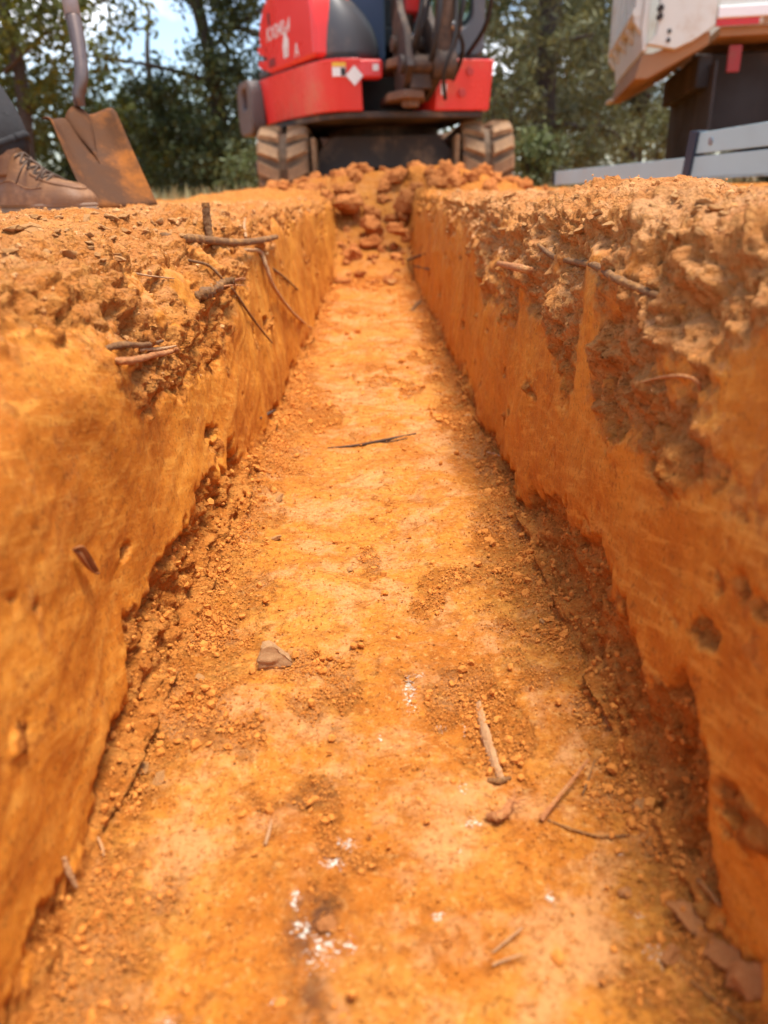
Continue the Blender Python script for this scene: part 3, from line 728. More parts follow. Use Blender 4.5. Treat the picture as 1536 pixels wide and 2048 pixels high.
kid(px_tube('butt', [(975, 1632), (998, 1632), (1020, 1622)], [8, 11, 8], [.006, .01, .010], REDWOOD, 'x', 'x', jit=.2), sp)
for k in range(7):
    kid(px_tube('fibre', [(1000, 1630), (1022, 1612 - k * 2), (1038 + random.uniform(-10, 22), 1578 + k * 8)], [4, 3, 1], [.008, .013, .018], REDWOOD, 'x', 'x', sides=6), sp)
px_tube('bark_strip', [(956, 1405), (968, 1460), (985, 1515), (1004, 1562)], [9, 14, 13, 8], [.002, .005, .005, .003], PALE, 'long strip of bark lying on the floor right of centre', 'bark', flat=.35, jit=.12)
px_tube('bark_strip', [(975, 1560), (1000, 1562), (1022, 1555)], [5, 7, 4], [.002, .004, .003], BARK, 'short bark bit across the lower end of the long bark strip', 'bark', flat=.5, jit=.2)
px_tube('twig', [(530, 1690), (537, 1665), (543, 1640)], [6, 6, 3], [.003, .006, .006], PALE, 'short whitish twig on the lower left floor', 'twig', flat=.6)
px_tube('twig', [(128, 1715), (138, 1745), (154, 1776)], [5, 8, 4], [.004, .006, .006], PALE, 'curved yellow bark piece at the foot of the left wall', 'twig', flat=.5)
px_tube('twig', [(196, 1675), (204, 1695), (208, 1712)], [3, 4, 2], [.002, .003, .003], PALE, 'tiny twig in the crumbs at the left wall foot', 'twig')
px_tube('twig', [(985, 1905), (1015, 1880), (1045, 1855)], [2, 3, 3], [.002, .006, .008], PALE, 'thin straw twig low on the floor, upper of two', 'twig')
px_tube('twig', [(985, 1930), (1015, 1918), (1045, 1908)], [3, 3, 2], [.003, .005, .006], PALE, 'thin straw twig low on the floor, lower of two', 'twig')
px_tube('twig', [(1395, 1760), (1420, 1785), (1440, 1812)], [5, 6, 4], [.006, .006, .006], BARK, 'brown twig against the foot of the right wall', 'twig')
px_tube('twig', [(1380, 1960), (1430, 2000), (1490, 2040)], [3, 3, 2], [.003, .003, .003], BARK, 'long thin twig in the lower right corner', 'twig')
px_tube('twig', [(520, 836), (535, 828), (550, 820)], [3, 4, 2], [-.002, .01, .015], DARKW, 'dark twig poking from the foot of the left wall', 'twig')
px_tube('twig', [(975, 905), (988, 908), (1000, 912)], [2.5, 3, 2], [.012, .006, 0], PALE, 'pale stub poking from the foot of the right wall', 'twig')
# curled leaf on the left wall
lf = bmesh.new(); o = near_cam(160, 1112, .002)
rows = []
for i in range(7):
    t = i / 6; c_ = near_cam(138 + 40 * t, 1100 + 45 * t, .006)
    wdt = 0.009 * math.sin(math.pi * (0.12 + 0.82 * t))
    rows.append([lf.verts.new(c_ - o + Vector((0.006 * abs(s_) ** 2, 0, wdt * s_)) + Vector((0.002, 0, 0))) for s_ in (-1, -.5, 0, .5, 1)])
for i in range(6):
    for j in range(4): lf.faces.new((rows[i][j], rows[i][j + 1], rows[i + 1][j + 1], rows[i + 1][j]))
ob = bm_obj('curled_leaf', lf, simple('dry_leaf', (0.30, 0.11, 0.03), 0.8, var=.4, scale=90), None, smooth=True)
sdm = ob.modifiers.new('thick', 'SOLIDIFY'); sdm.thickness = .0012
ob.location = o; tag(ob, 'curled dry leaf stuck to the smooth left wall', 'leaf')

# ------------------------------------------------------------------ excavator
RED = simple('red_paint', (0.72, 0.038, 0.032), 0.30, dust=(0.55, 0.19, 0.09), dust_amt=0.30, var=0.12, scale=3, bump=0.03)
GREYP = simple('dark_grey_panel', (0.060, 0.060, 0.064), 0.5, dust=(0.22, 0.17, 0.12), dust_amt=0.35, var=0.2, scale=3, bump=0.05)
CABG = simple('cab_grey', (0.075, 0.075, 0.082), 0.45, dust=(0.2, 0.15, 0.11), dust_amt=0.25, var=0.2, scale=3, bump=0.03)
NAVY = simple('navy_panel', (0.030, 0.060, 0.115), 0.6, var=0.3, scale=5)
IRON = simple('dirty_iron', (0.055, 0.038, 0.030), 0.6, 0.3, dust=(0.20, 0.12, 0.07), dust_amt=0.55, var=0.4, scale=5, bump=0.3)
RUST = simple('rusty_iron', (0.16, 0.085, 0.05), 0.75, 0.1, dust=(0.28, 0.16, 0.085), dust_amt=0.5, var=0.4, scale=8, bump=0.4)
BLACK = simple('black_rubber', (0.018, 0.016, 0.015), 0.7, var=0.3)
TRACKM = simple('dusty_track', (0.27, 0.155, 0.075), 0.9, dust=(0.42, 0.255, 0.125), dust_amt=0.55, var=0.35, scale=14, bump=0.5)
TRACKD = simple('track_groove', (0.13, 0.080, 0.045), 0.9, dust=(0.30, 0.18, 0.09), dust_amt=0.5, var=0.4, scale=14)
FRAMEM = simple('undercarriage_iron', (0.050, 0.038, 0.030), 0.8, dust=(0.27, 0.16, 0.085), dust_amt=0.5, var=0.4, scale=4, bump=0.3)
CHROME = simple('chrome_rod', (0.5, 0.48, 0.45), 0.25, 1.0, var=0.1)
WHITE = simple('white_sticker', (0.72, 0.70, 0.66), 0.6, dust=(0.45, 0.28, 0.18), dust_amt=0.3, var=0.1, scale=20)
YELLOW = simple('yellow_sticker', (0.75, 0.45, 0.04), 0.6, var=0.1)
GLASS = bpy.data.materials.new('cab_glass'); n_, l_, b_ = nodes_of(GLASS)
b_.inputs['Base Color'].default_value = (0.75, 0.86, 0.80, 1); b_.inputs['Roughness'].default_value = 0.03
b_.inputs['Transmission Weight'].default_value = 1.0; b_.inputs['IOR'].default_value = 1.02; b_.inputs['Specular IOR Level'].default_value = 0.5

EX = empty('excavator', (0.10, 6.50, -0.07), 'small red tracked excavator straddling the far end of the trench', 'excavator')
HOUSE_RZ = R(12)
def text_obj(name, body, size, mat, parent, M, ext=0.001, shear=0.0):
    cu = bpy.data.curves.new(name, 'FONT'); cu.body = body; cu.size = size; cu.extrude = ext; cu.align_x = 'CENTER'; cu.align_y = 'CENTER'; cu.shear = shear
    tmp = bpy.data.objects.new('tmp_text', cu); COL.objects.link(tmp); bpy.context.view_layer.update()
    me = bpy.data.meshes.new_from_object(tmp.evaluated_get(bpy.context.evaluated_depsgraph_get()))
    bpy.data.objects.remove(tmp); me.materials.clear(); me.materials.append(mat)
    o = link(name, me, parent); o.matrix_local = M
    return o
# --- tracks
LT, HT, WT = 0.98, 0.53, 0.34
def stadium(half, r, n):
    """points and tangents along the track loop in the y-z plane, arc-length even"""
    per = 4 * half + 2 * math.pi * r; out = []
    for k in range(n):
        s = k / n * per
        if s < 2 * half: p = (half - s, r); t = (-1, 0)
        elif s < 2 * half + math.pi * r:
            a = (s - 2 * half) / r; p = (-half - r * math.sin(a), r * math.cos(a)); t = (-math.cos(a), -math.sin(a))
        elif s < 4 * half + math.pi * r: p = (-half + (s - 2 * half - math.pi * r), -r); t = (1, 0)
        else:
            a = (s - 4 * half - math.pi * r) / r; p = (half + r * math.sin(a), -r * math.cos(a)); t = (math.cos(a), math.sin(a))
        out.append((p, t))
    return out
rad_ = HT / 2
lug_bm = bmesh.new()   # one half chevron lug: x outward from the centre groove, y along the track, z out
prof = [(-0.072, 0.0, -0.046), (-0.062, 0.030, -0.040), (-0.01, 0.036, -0.022), (0.058, 0.030, 0.010), (0.078, 0.0, 0.016)]
A = []
for x_, z_, y_ in prof:
    A.append((lug_bm.verts.new((x_, y_ - 0.041 * (1 - .12 * (z_ > 0)), z_)), lug_bm.verts.new((x_, y_ + 0.041 * (1 - .12 * (z_ > 0)), z_))))
for i in range(4): lug_bm.faces.new((A[i][0], A[i + 1][0], A[i + 1][1], A[i][1]))
lug_bm.faces.new([a[0] for a in A][::-1]); lug_bm.faces.new([a[1] for a in A]); lug_bm.faces.new((A[4][0], A[0][0], A[0][1], A[4][1]))
bmesh.ops.recalc_face_normals(lug_bm, faces=lug_bm.faces)
lug_me = bpy.data.meshes.new('tread_lug'); lug_bm.to_mesh(lug_me); lug_bm.free(); lug_me.materials.append(TRACKM)
for side in (-1, 1):
    cx = side * 0.69
    bm = bmesh.new()
    L = stadium(LT - rad_, rad_ - 0.03, 60)
    xs = (-WT / 2, -0.022, -0.020, 0.020, 0.022, WT / 2)
    hs = (0.0, 0.004, -0.016, -0.016, 0.004, 0.0)
    rings = []
    for (p, t) in L:
        nrm = (t[1] * -1, t[0]); nrm = (-t[1], t[0]) if False else (t[1] * -1.0, t[0])
        o_ = (p[0], p[1]); ln = math.hypot(*o_)
        nx_, nz_ = (-t[1], t[0]); 
        if nx_ * p[0] + nz_ * p[1] < 0: nx_, nz_ = -nx_, -nz_
        ring = [bm.verts.new((x_, p[0] + nx_ * h_, p[1] + nz_ * h_)) for x_, h_ in zip(xs, hs)]
        ring += [bm.verts.new((x_, p[0] - nx_ * 0.03, p[1] - nz_ * 0.03)) for x_ in (WT / 2, -WT / 2)]
        rings.append(ring)
    for i in range(len(rings)):
        a, b = rings[i], rings[(i + 1) % len(rings)]
        for j in range(8): bm.faces.new((a[j], a[(j + 1) % 8], b[(j + 1) % 8], b[j]))
    tr = bm_obj('track', bm, TRACKD, EX, smooth=False); tr.location = (cx, 0, HT / 2)
    tr.data.materials.append(TRACKD)
    for p_ in tr.data.polygons:
        if p_.index % 8 in (1, 2, 3): p_.material_index = 1
    for k, (p, t) in enumerate(stadium(LT - rad_, rad_ - 0.03, 36)):
        nx_, nz_ = (-t[1], t[0])
        if nx_ * p[0] + nz_ * p[1] < 0: nx_, nz_ = -nx_, -nz_
        tv = Vector((0, t[0], t[1])); nv = Vector((0, nx_, nz_))
        if k % 1 == 0:
            for h in (-1, 1):
                lg = link('tread_lug', lug_me, tr)
                xv = Vector((h, 0, 0)); yv = nv.cross(xv)
                Mx = Matrix((xv, yv * h * h, nv)).transposed().to_4x4()
                if h < 0: Mx = Matrix((xv, yv * -1, nv)).transposed().to_4x4() @ Matrix.Identity(4)
                Mx.translation = Vector((h * 0.095, p[0], p[1])) + nv * 0.0
                lg.matrix_local = Mx
    # track frame, idler and sprocket inside the loop
    bm = bmesh.new(); box(bm, (0, 0, 0), (0.16, 1.2, 0.20)); fr_ = bm_obj('track_frame', bm, FRAMEM, EX, bevel=.02); fr_.location = (cx - side * 0.02, 0, HT / 2)
    for yy in (-(LT - rad_), LT - rad_):
        bm = bmesh.new(); cyl(bm, (-0.09, 0, 0), (0.09, 0, 0), rad_ - 0.07, n=28); cyl(bm, (-0.21, 0, 0), (0.21, 0, 0), 0.06, n=16)
        w_ = bm_obj('idler_wheel', bm, FRAMEM, EX, bevel=.008); w_.location = (cx - side * 0.0, yy, HT / 2)
    # pale edge strip of the idler guard seen beside the track
    bm = bmesh.new(); box(bm, (0, 0, 0), (0.035, 0.5, 0.34)); gd = bm_obj('idler_guard', bm, TRACKM, EX, bevel=.01); gd.location = (cx - side * 0.205, -0.66, HT / 2 + .01)
# --- undercarriage centre
bm = bmesh.new()
prism(bm, [(-0.49, 0.12), (-0.47, 0.36), (-0.36, 0.46), (0.36, 0.46), (0.47, 0.36), (0.49, 0.12), (0.34, 0.12), (0.27, 0.25), (-0.27, 0.25), (-0.34, 0.12)], 'y', -0.72, 0.7)
bm_obj('car_body', bm, FRAMEM, EX, bevel=.012)
bm = bmesh.new(); cyl(bm, (0, 0, 0.46), (0, 0, 0.575), 0.42, n=40); bm_obj('slew_ring', bm, IRON, EX, bevel=.01)
bm = bmesh.new(); box(bm, (0, .96, .30), (1.66, .05, .52)); box(bm, (-.3, .75, .25), (.09, .5, .10)); box(bm, (.3, .75, .25), (.09, .5, .10)); bm_obj('dozer_blade', bm, RUST, EX, bevel=.012)
# --- upper structure, its own frame turned about the slew ring
HR = Matrix.Rotation(HOUSE_RZ, 4, 'Z')
def hob(name, bm, mat, **k):
    o = bm_obj(name, bm, mat, EX, **k); o.matrix_local = HR @ Matrix.Translation((SHIFT, 0, 0)); return o
SHIFT = 0.0
FR = -1.12
DXC = -0.17           # cab and boom stand left of the house centre line
def plan(inset=0.0, notch=True):
    f = FR + inset; i = inset
    ctl = [(-0.44 + i * .5, f), (-0.565 + i, f + 0.04), (-0.665 + i, f + 0.17), (-0.80 + i, -0.55), (-0.90 + i, -0.20), (-0.945 + i, 0.05), (-0.93 + i, 0.30), (-0.78 + i, 0.62),
           (-0.50, 0.86 - i), (-0.15, 0.94 - i), (0.20, 0.86 - i), (0.46, 0.58 - i), (0.52 - i, 0.2), (0.50 - i, -0.5), (0.49 - i, f + 0.06), (0.44 - i, f)]
    P = smoothpath([(x, y, 0) for x, y in ctl], 60)
    pts = [(p.x, p.y) for p in P]
    if notch: pts += [(0.10, f), (0.06, f + .10), (0.06, -0.62), (-0.36, -0.62), (-0.38, f + 0.04), (-0.39, f)]
    return pts
bm = bmesh.new(); prism(bm, plan(), 'z', 0.575, 0.860)
for v_ in bm.verts:      # the skirt tucks in towards its lower edge
    if v_.co.z < 0.7: v_.co.x *= 0.965; v_.co.y = v_.co.y * 0.975
hob('skirt', bm, RED, bevel=.045, seg=4)
bm = bmesh.new(); box(bm, (-0.335, FR + 0.064, 0.804), (0.18, 0.12, 0.108)); hob('skirt_tongue', bm, RED, bevel=.02)
# the skirt's upper front lip rises towards the middle
bm = bmesh.new(); prism(bm, [(x, y) for x, y in plan(0.03)], 'z', 0.860, 0.880); hob('deck_seam', bm, BLACK)
bm = bmesh.new(); prism(bm, plan(0.05, False), 'z', 0.535, 0.575); hob('house_floor', bm, FRAMEM, bevel=.01)
# tail counterweight corner with its hand hole
bm = bmesh.new()
out = [(0.50, 0.16), (0.88, 0.12), (0.90, 0.16), (0.90, 0.40), (0.80, 0.45), (0.55, 0.42)]
cw = bmesh.new()
def ringprism(bm, outer, inner, axis, a, b):
    def v3(p, t): return {'x': (t, p[0], p[1]), 'y': (p[0], t, p[1]), 'z': (p[0], p[1], t)}[axis]
    n = len(outer)
    Q = [[bm.verts.new(v3(p, t)) for p in ring] for t in (a, b) for ring in (outer, inner)]
    for i in range(n):
        j = (i + 1) % n
        bm.faces.new((Q[0][i], Q[0][j], Q[1][j], Q[1][i])); bm.faces.new((Q[2][j], Q[2][i], Q[3][i], Q[3][j]))
        bm.faces.new((Q[0][j], Q[0][i], Q[2][i], Q[2][j])); bm.faces.new((Q[1][i], Q[1][j], Q[3][j], Q[3][i]))
def rrect(cx, cy, w, h, r, n=5):
    pts = []
    for sx, sy, a0 in ((1, 1, 0), (-1, 1, 90), (-1, -1, 180), (1, -1, 270)):
        for k in range(n):
            a = R(a0 + 90 * k / (n - 1)); pts.append((cx + sx * (w / 2 - r) + r * math.cos(a), cy + sy * (h / 2 - r) + r * math.sin(a)))
    return pts
ringprism(cw, rrect(0.0, 0.69, 0.42, 0.36, 0.09), rrect(-0.02, 0.755, 0.16, 0.13, 0.05), 'x', -0.06, 0.05)
CWM = Matrix.Translation((-0.985, 0.10, 0.0)) @ Matrix.Rotation(R(10), 4, 'Z')
cwo = hob('counterweight', cw, simple('counterweight_brown', (0.11, 0.085, 0.075), 0.65, dust=(0.25, 0.16, 0.10), dust_amt=.4, var=.25, scale=4), bevel=.02); cwo.matrix_local = HR @ CWM
# red engine hood on the machine's right side
def side_profile():
    pts = [(0.07, 0.875), (0.07, 1.02)]
    for k in range(1, 9):
        a = math.pi - k / 8 * math.pi / 2; pts.append((0.29 + 0.22 * math.cos(a), 1.02 + 0.32 * math.sin(a)))
    for k in range(0, 10):
        a = math.pi / 2 - k / 9 * math.pi / 2; pts.append((0.66 + 0.36 * math.cos(a), 1.08 + 0.27 * math.sin(a)))
    pts += [(1.01, 1.05), (0.95, 1.04), (0.90, 0.98), (0.88, 0.875)]
    return pts
HM = HR @ Matrix.Translation((-0.640, -1.10, 0)) @ Matrix.Rotation(R(15.8), 4, 'Z')   # hood frame: y runs back along the machine's side
def hoodob(name, bm, mat, **k):
    o = bm_obj(name, bm, mat, EX, **k); o.matrix_local = HM; return o
bm = bmesh.new(); prism(bm, side_profile(), 'x', 0.0, 0.28); hoodob('engine_hood', bm, RED, bevel=.085, seg=5)
bm = bmesh.new(); box(bm, (0.14, 0.98, 0.985), (0.22, 0.16, 0.21)); hoodob('vent_block', bm, BLACK, bevel=.02)
for zz in (0.935, 1.02):
    bm = bmesh.new(); prism(bm, [(0.86, zz + .03), (0.86, zz - .05), (1.02, zz - .01), (1.07, zz + .02), (1.05, zz + .045)], 'x', 0.0, 0.2); hoodob('hood_fin', bm, RED, bevel=.012)
bm = bmesh.new(); box(bm, (0.10, 1.0, 0.895), (0.18, 0.2, 0.05)); hoodob('tail_lamp_block', bm, GREYP, bevel=.015)
bm = bmesh.new(); box(bm, (-0.001, 0.79, 1.19), (0.006, 0.03, 0.07)); hoodob('hood_latch', bm, BLACK, bevel=.008)
bm = bmesh.new(); box(bm, (-0.001, 0.78, 0.935), (0.006, 0.12, 0.05)); hoodob('hood_handle', bm, simple('dark_red', (0.22, 0.012, 0.012), .5), bevel=.015)
Mside = lambda y, z: HM @ Matrix.Translation((-0.002, y, z)) @ Matrix(((0, 0, -1, 0), (-1, 0, 0, 0), (0, 1, 0, 0), (0, 0, 0, 1)))
text_obj('model_lettering', 'KX040-4', 0.115, WHITE, EX, Mside(0.64, 1.10), shear=.15)
em = bmesh.new()
prism(em, [(-0.035, -0.07), (0.0, -0.07), (0.0, -.01), (.012, -.01), (.012, -.07), (.04, -.07), (0.06, 0.02), (0.025, 0.06), (0.06, 0.085), (-0.01, 0.07), (-0.045, 0.0)], 'z', 0, .0015)
e_ = bm_obj('emblem', em, WHITE, EX); e_.matrix_local = Mside(0.52, 1.0)
text_obj('small_decal', 'A', 0.11, WHITE, EX, Mside(0.34, 0.945))
# dark grey front cover beside the hood, bowed and leaning back towards its top
bm = bmesh.new()
NU, NV = 14, 16
G = []
for v in range(NV + 1):
    t = v / NV; z = 0.875 + 0.55 * t
    row = []
    for u in range(NU + 1):
        s_ = u / NU
        x = -0.61 + (0.375 - 0.46 * t ** 2.2) * s_
        y = -0.90 - 0.15 * math.sin(math.pi * (0.16 + 0.76 * s_)) ** 0.7 + 0.34 * t ** 2.6
        row.append(bm.verts.new((x, y, z)))
    G.append(row)
for v in range(NV):
    for u in range(NU): bm.faces.new((G[v][u], G[v][u + 1], G[v + 1][u + 1], G[v + 1][u]))
gp = hob('front_cover', bm, GREYP, smooth=True)
sd_ = gp.modifiers.new('thick', 'SOLIDIFY'); sd_.thickness = -0.10; sd_.offset = -1
gp.modifiers.move(0, 0)
SHIFT = DXC
# cab: lower shell, pillars, roof, glass
bm = bmesh.new(); prism(bm, [(-0.24, -0.80), (0.02, -0.80), (0.02, 0.60), (-0.24, 0.60)], 'z', 0.88, 1.60); hob('navy_standin', bm, NAVY, bevel=.03)  # plain navy block standing in for an unidentified blue area
bm = bmesh.new(); ringprism(bm, rrect(0.45, 1.62, 0.42, 1.42, 0.05), rrect(0.42, 1.68, 0.31, 1.24, 0.10), 'y', -0.90, -0.84); hob('cab_front', bm, CABG, bevel=.012)
bm = bmesh.new(); ringprism(bm, rrect(-0.12, 1.62, 1.45, 1.42, 0.05), rrect(-0.12, 1.72, 1.20, 1.10, 0.12), 'x', 0.62, 0.66); hob('cab_side', bm, CABG, bevel=.012)
bm = bmesh.new(); ringprism(bm, rrect(0.30, 1.62, 0.66, 1.42, 0.05), rrect(0.30, 1.78, 0.54, 1.0, 0.10), 'y', 0.58, 0.62); hob('cab_rear', bm, CABG, bevel=.012)
bm = bmesh.new(); box(bm, (0.30, -0.12, 2.36), (0.74, 1.56, 0.09)); hob('cab_roof', bm, CABG, bevel=.035)
for c_, s_ in (((0.42, -0.87, 1.68), (0.32, 0.006, 1.26)), ((0.30, 0.60, 1.78), (0.56, 0.006, 1.02)), ((0.64, -0.12, 1.72), (0.006, 1.22, 1.12))):
    bm = bmesh.new(); box(bm, c_, s_); hob('window', bm, GLASS)
bm = bmesh.new(); box(bm, (0.24, 0.05, 1.12), (0.40, 0.42, 0.16)); box(bm, (0.24, 0.30, 1.50), (0.40, 0.10, 0.60)); hob('seat', bm, BLACK, bevel=.05)
# swing bracket, boom and rams in the notch
bm = bmesh.new()
prism(bm, [(-0.02, -0.75), (0.20, -0.75), (0.20, -1.10), (0.13, -1.32), (0.0, -1.36), (-0.06, -1.16)], 'z', 0.62, 0.67)
prism(bm, [(-0.02, -0.75), (0.20, -0.75), (0.20, -1.08), (0.13, -1.30), (0.0, -1.34), (-0.06, -1.16)], 'z', 0.80, 0.85)
cyl(bm, (0.07, -1.22, 0.58), (0.07, -1.22, 0.88), 0.055, n=20)
hob('swing_lug', bm, RUST, bevel=.012)
bm = bmesh.new()
prism(bm, [(-1.30, 0.67), (-1.12, 0.62), (-1.06, 0.80), (-1.06, 1.02), (-1.0, 1.28), (-1.10, 1.30), (-1.20, 1.10), (-1.34, 0.98), (-1.42, 0.78)], 'x', 0.00, 0.045)
prism(bm, [(-1.30, 0.67), (-1.12, 0.62), (-1.06, 0.80), (-1.06, 1.02), (-1.0, 1.28), (-1.10, 1.30), (-1.20, 1.10), (-1.34, 0.98), (-1.42, 0.78)], 'x', 0.17, 0.215)
box(bm, (0.107, -1.24, 0.735), (0.13, 0.20, 0.13))
cyl(bm, (-0.03, -1.15, 0.93), (0.245, -1.15, 0.93), 0.045, n=18); cyl(bm, (-0.03, -1.34, 0.80), (0.245, -1.34, 0.80), 0.05, n=18); cyl(bm, (-0.03, -1.05, 1.22), (0.245, -1.05, 1.22), 0.04, n=18)
hob('swing_bracket', bm, IRON, bevel=.008)
bm = bmesh.new()
prism(bm, [(-1.12, 1.10), (-0.98, 1.06), (-0.90, 1.5), (-1.0, 2.2), (-1.5, 2.75), (-2.0, 2.85), (-2.0, 2.68), (-1.55, 2.52), (-1.22, 2.1), (-1.14, 1.5)], 'x', 0.06, 0.16)
hob('boom', bm, RED, bevel=.015)
bm = bmesh.new(); tube(bm, [(0.225, -1.36, 0.80), (0.235, -1.42, 1.30), (0.16, -1.50, 2.1)], [.058, .052], n=18, steps=14); cyl(bm, (0.17, -1.36, 0.80), (0.30, -1.36, 0.80), 0.085, n=24)
hob('boom_ram', bm, IRON, smooth=True)
bm = bmesh.new(); cyl(bm, (0.16, -1.50, 2.1), (0.13, -1.52, 2.45), .03); hob('ram_rod', bm, CHROME)
# arm and bucket carried high in front of the boom
bm = bmesh.new(); prism(bm, [(-1.9, 2.9), (-2.06, 2.9), (-2.35, 1.95), (-2.25, 1.9)], 'x', 0.06, 0.17); hob('arm', bm, RED, bevel=.015)
bm = bmesh.new()
prism(bm, [(-2.28, 1.98), (-2.10, 1.92), (-2.0, 1.76), (-2.04, 1.58), (-2.18, 1.50), (-2.42, 1.56), (-2.40, 1.60), (-2.20, 1.56), (-2.08, 1.64), (-2.06, 1.76), (-2.14, 1.86), (-2.30, 1.92)], 'x', -0.06, 0.30)
hob('bucket', bm, IRON, bevel=.008)
for pts in ([(0.05, -1.14, 0.78), (0.06, -1.42, 0.95), (0.12, -1.40, 1.3), (0.13, -1.3, 1.8)], [(0.27, -1.10, 0.72), (0.30, -1.40, 0.92), (0.34, -1.44, 1.25), (0.28, -1.35, 1.8)],
            [(0.05, -0.98, 0.95), (0.0, -1.10, 1.15), (0.07, -1.2, 1.4), (0.1, -1.25, 1.8)], [(0.14, -1.20, 0.70), (0.16, -1.46, 0.90), (0.19, -1.46, 1.25), (0.15, -1.35, 1.8)]):
    bm = bmesh.new(); tube(bm, pts, .016, n=8, steps=20); hob('hose', bm, BLACK, smooth=True)
SHIFT = 0.0
for pts, r_ in (([(0.21, -1.02, 0.70), (0.20, -1.33, 0.90), (0.05, -1.36, 1.12), (0.03, -1.22, 1.5)], .013), ([(-0.04, -1.0, 0.72), (-0.10, -1.30, 0.86), (-0.03, -1.38, 1.10), (0.02, -1.26, 1.5)], .015),
            ([(0.30, -1.0, 0.85), (0.36, -1.32, 1.05), (0.33, -1.40, 1.4), (0.25, -1.3, 1.9)], .014), ([(-0.06, -0.9, 1.1), (-0.10, -1.12, 1.22), (0.0, -1.2, 1.45), (0.06, -1.25, 1.9)], .018),
            ([(0.10, -1.30, 0.62), (0.05, -1.44, 0.74), (0.10, -1.48, 0.92), (0.13, -1.42, 1.2)], .012)):
    bm = bmesh.new(); tube(bm, pts, r_, n=8, steps=20); hob('hose', bm, BLACK, smooth=True)
bm = bmesh.new(); tube(bm, [(-0.035, -1.10, 0.80), (-0.075, -1.06, 1.02), (-0.055, -1.10, 1.30), (0.0, -1.2, 1.8)], [.042, .040, .036], n=14, steps=16); hob('thumb_ram', bm, IRON, smooth=True)
for a_, b_, r_ in (((-0.10, -1.08, 0.98), (-0.02, -1.12, 0.98), .022), ((0.05, -1.40, 0.985), (0.16, -1.40, 0.985), .026)):
    bm = bmesh.new(); cyl(bm, a_, b_, r_, n=12); hob('pin', bm, CHROME)
# black plate standing in for the shade in the open notch
bm = bmesh.new(); box(bm, (-0.15, -0.66, 0.73), (0.44, 0.06, 0.28)); hob('notch_back', bm, BLACK)
# stickers
for x_, z_, w_, h_, m_, dy in ((-0.525, 0.785, .085, .05, WHITE, 0), (-0.525, 0.824, .085, .022, YELLOW, 0), (-0.500, 0.785, .030, .042, BLACK, .002)):
    bm = bmesh.new(); box(bm, (x_, FR - .003 - dy, z_), (w_, .004, h_)); hob('warning_sticker', bm, m_)
bm = bmesh.new(); box(bm, (-0.43, FR - .003, 0.765), (0.078, .004, .078), Matrix.Rotation(R(45), 4, 'Y')); hob('diamond_sticker', bm, WHITE)
bm = bmesh.new(); box(bm, (-0.295, FR - .002, 0.81), (0.036, .004, .036)); hob('white_sticker', bm, WHITE)
bm = bmesh.new(); box(bm, (0.145, FR - .002, 0.69), (0.038, .004, .06)); hob('white_sticker', bm, WHITE)
BRED = simple('bolt_red', (0.45, 0.03, 0.02), .5)
for x_, z_ in ((0.32, 0.79), (0.27, 0.67)):
    bm = bmesh.new(); cyl(bm, (x_, FR + .002, z_), (x_, FR - .004, z_), 0.025, n=18); hob('bolt_cover', bm, BRED, bevel=.003)

# ------------------------------------------------------------------ dump truck on the right
TWHITE = simple('white_truck_paint', (0.61, 0.62, 0.55), 0.5, dust=(0.44, 0.30, 0.17), dust_amt=0.32, var=0.10, scale=3.5, bump=0.06)
TAN = simple('dusty_underbody', (0.34, 0.19, 0.095), 0.85, dust=(0.25, 0.13, 0.06), dust_amt=0.4, var=0.3, scale=3, bump=0.2)
SOOT = simple('dark_chassis', (0.022, 0.018, 0.016), 0.75, dust=(0.085, 0.05, 0.035), dust_amt=0.4, var=0.4, scale=3, bump=0.2)
REFL = simple('red_reflector', (0.55, 0.02, 0.02), 0.35, var=0.15, scale=20)
TR = empty('dump_truck', (2.02, 6.20, 0.02), 'dusty white dump truck parked on the right bank with its tail towards the excavator', 'truck', rz=R(-11))
def tob(name, bm, mat, **k): return bm_obj(name, bm, mat, TR, **k)
ZB = 1.02; TW = 1.98
bm = bmesh.new(); prism(bm, [(0.42, ZB), (4.2, ZB), (4.2, ZB + 1.0), (0.42, ZB + 1.0)], 'y', 0, 0.06); tob('side_panel', bm, TWHITE, bevel=.008)
bm = bmesh.new(); prism(bm, [(0.42, ZB), (4.2, ZB), (4.2, ZB + 1.0), (0.42, ZB + 1.0)], 'y', TW - .06, TW); tob('side_panel', bm, TWHITE, bevel=.008)
bm = bmesh.new(); box(bm, (2.3, -0.012, ZB + 0.075), (3.76, 0.03, 0.075)); tob('side_rail', bm, simple('clean_white', (0.8, 0.79, 0.77), .4, var=.04), bevel=.01)
for k in range(5):
    bm = bmesh.new(); box(bm, (0.56 + k * 0.62, -0.004, ZB + 0.016), (0.28, 0.012, 0.042)); tob('reflective_tape', bm, REFL)
    bm = bmesh.new(); box(bm, (0.87 + k * 0.62, -0.004, ZB + 0.016), (0.28, 0.012, 0.042)); tob('reflective_tape', bm, TAN if k == 0 else TWHITE)
post = [(0.415, ZB + 0.0), (0.28, ZB - 0.085), (0.16, ZB - 0.13), (0.06, ZB - 0.11), (-0.03, ZB - 0.09), (0.02, ZB - 0.03), (0.03, ZB + 0.06), (0.03, ZB + 1.02), (0.415, ZB + 1.02)]
for y0 in (-0.02, TW - 0.07):
    bm = bmesh.new(); prism(bm, post, 'y', y0, y0 + 0.09); tob('corner_post', bm, TWHITE, bevel=.008)
for z_ in (ZB - 0.02, ZB - 0.075):
    bm = bmesh.new(); cyl(bm, (0.11, -0.03, z_), (0.11, 0.0, z_), 0.014, n=12); tob('bolt', bm, SOOT)
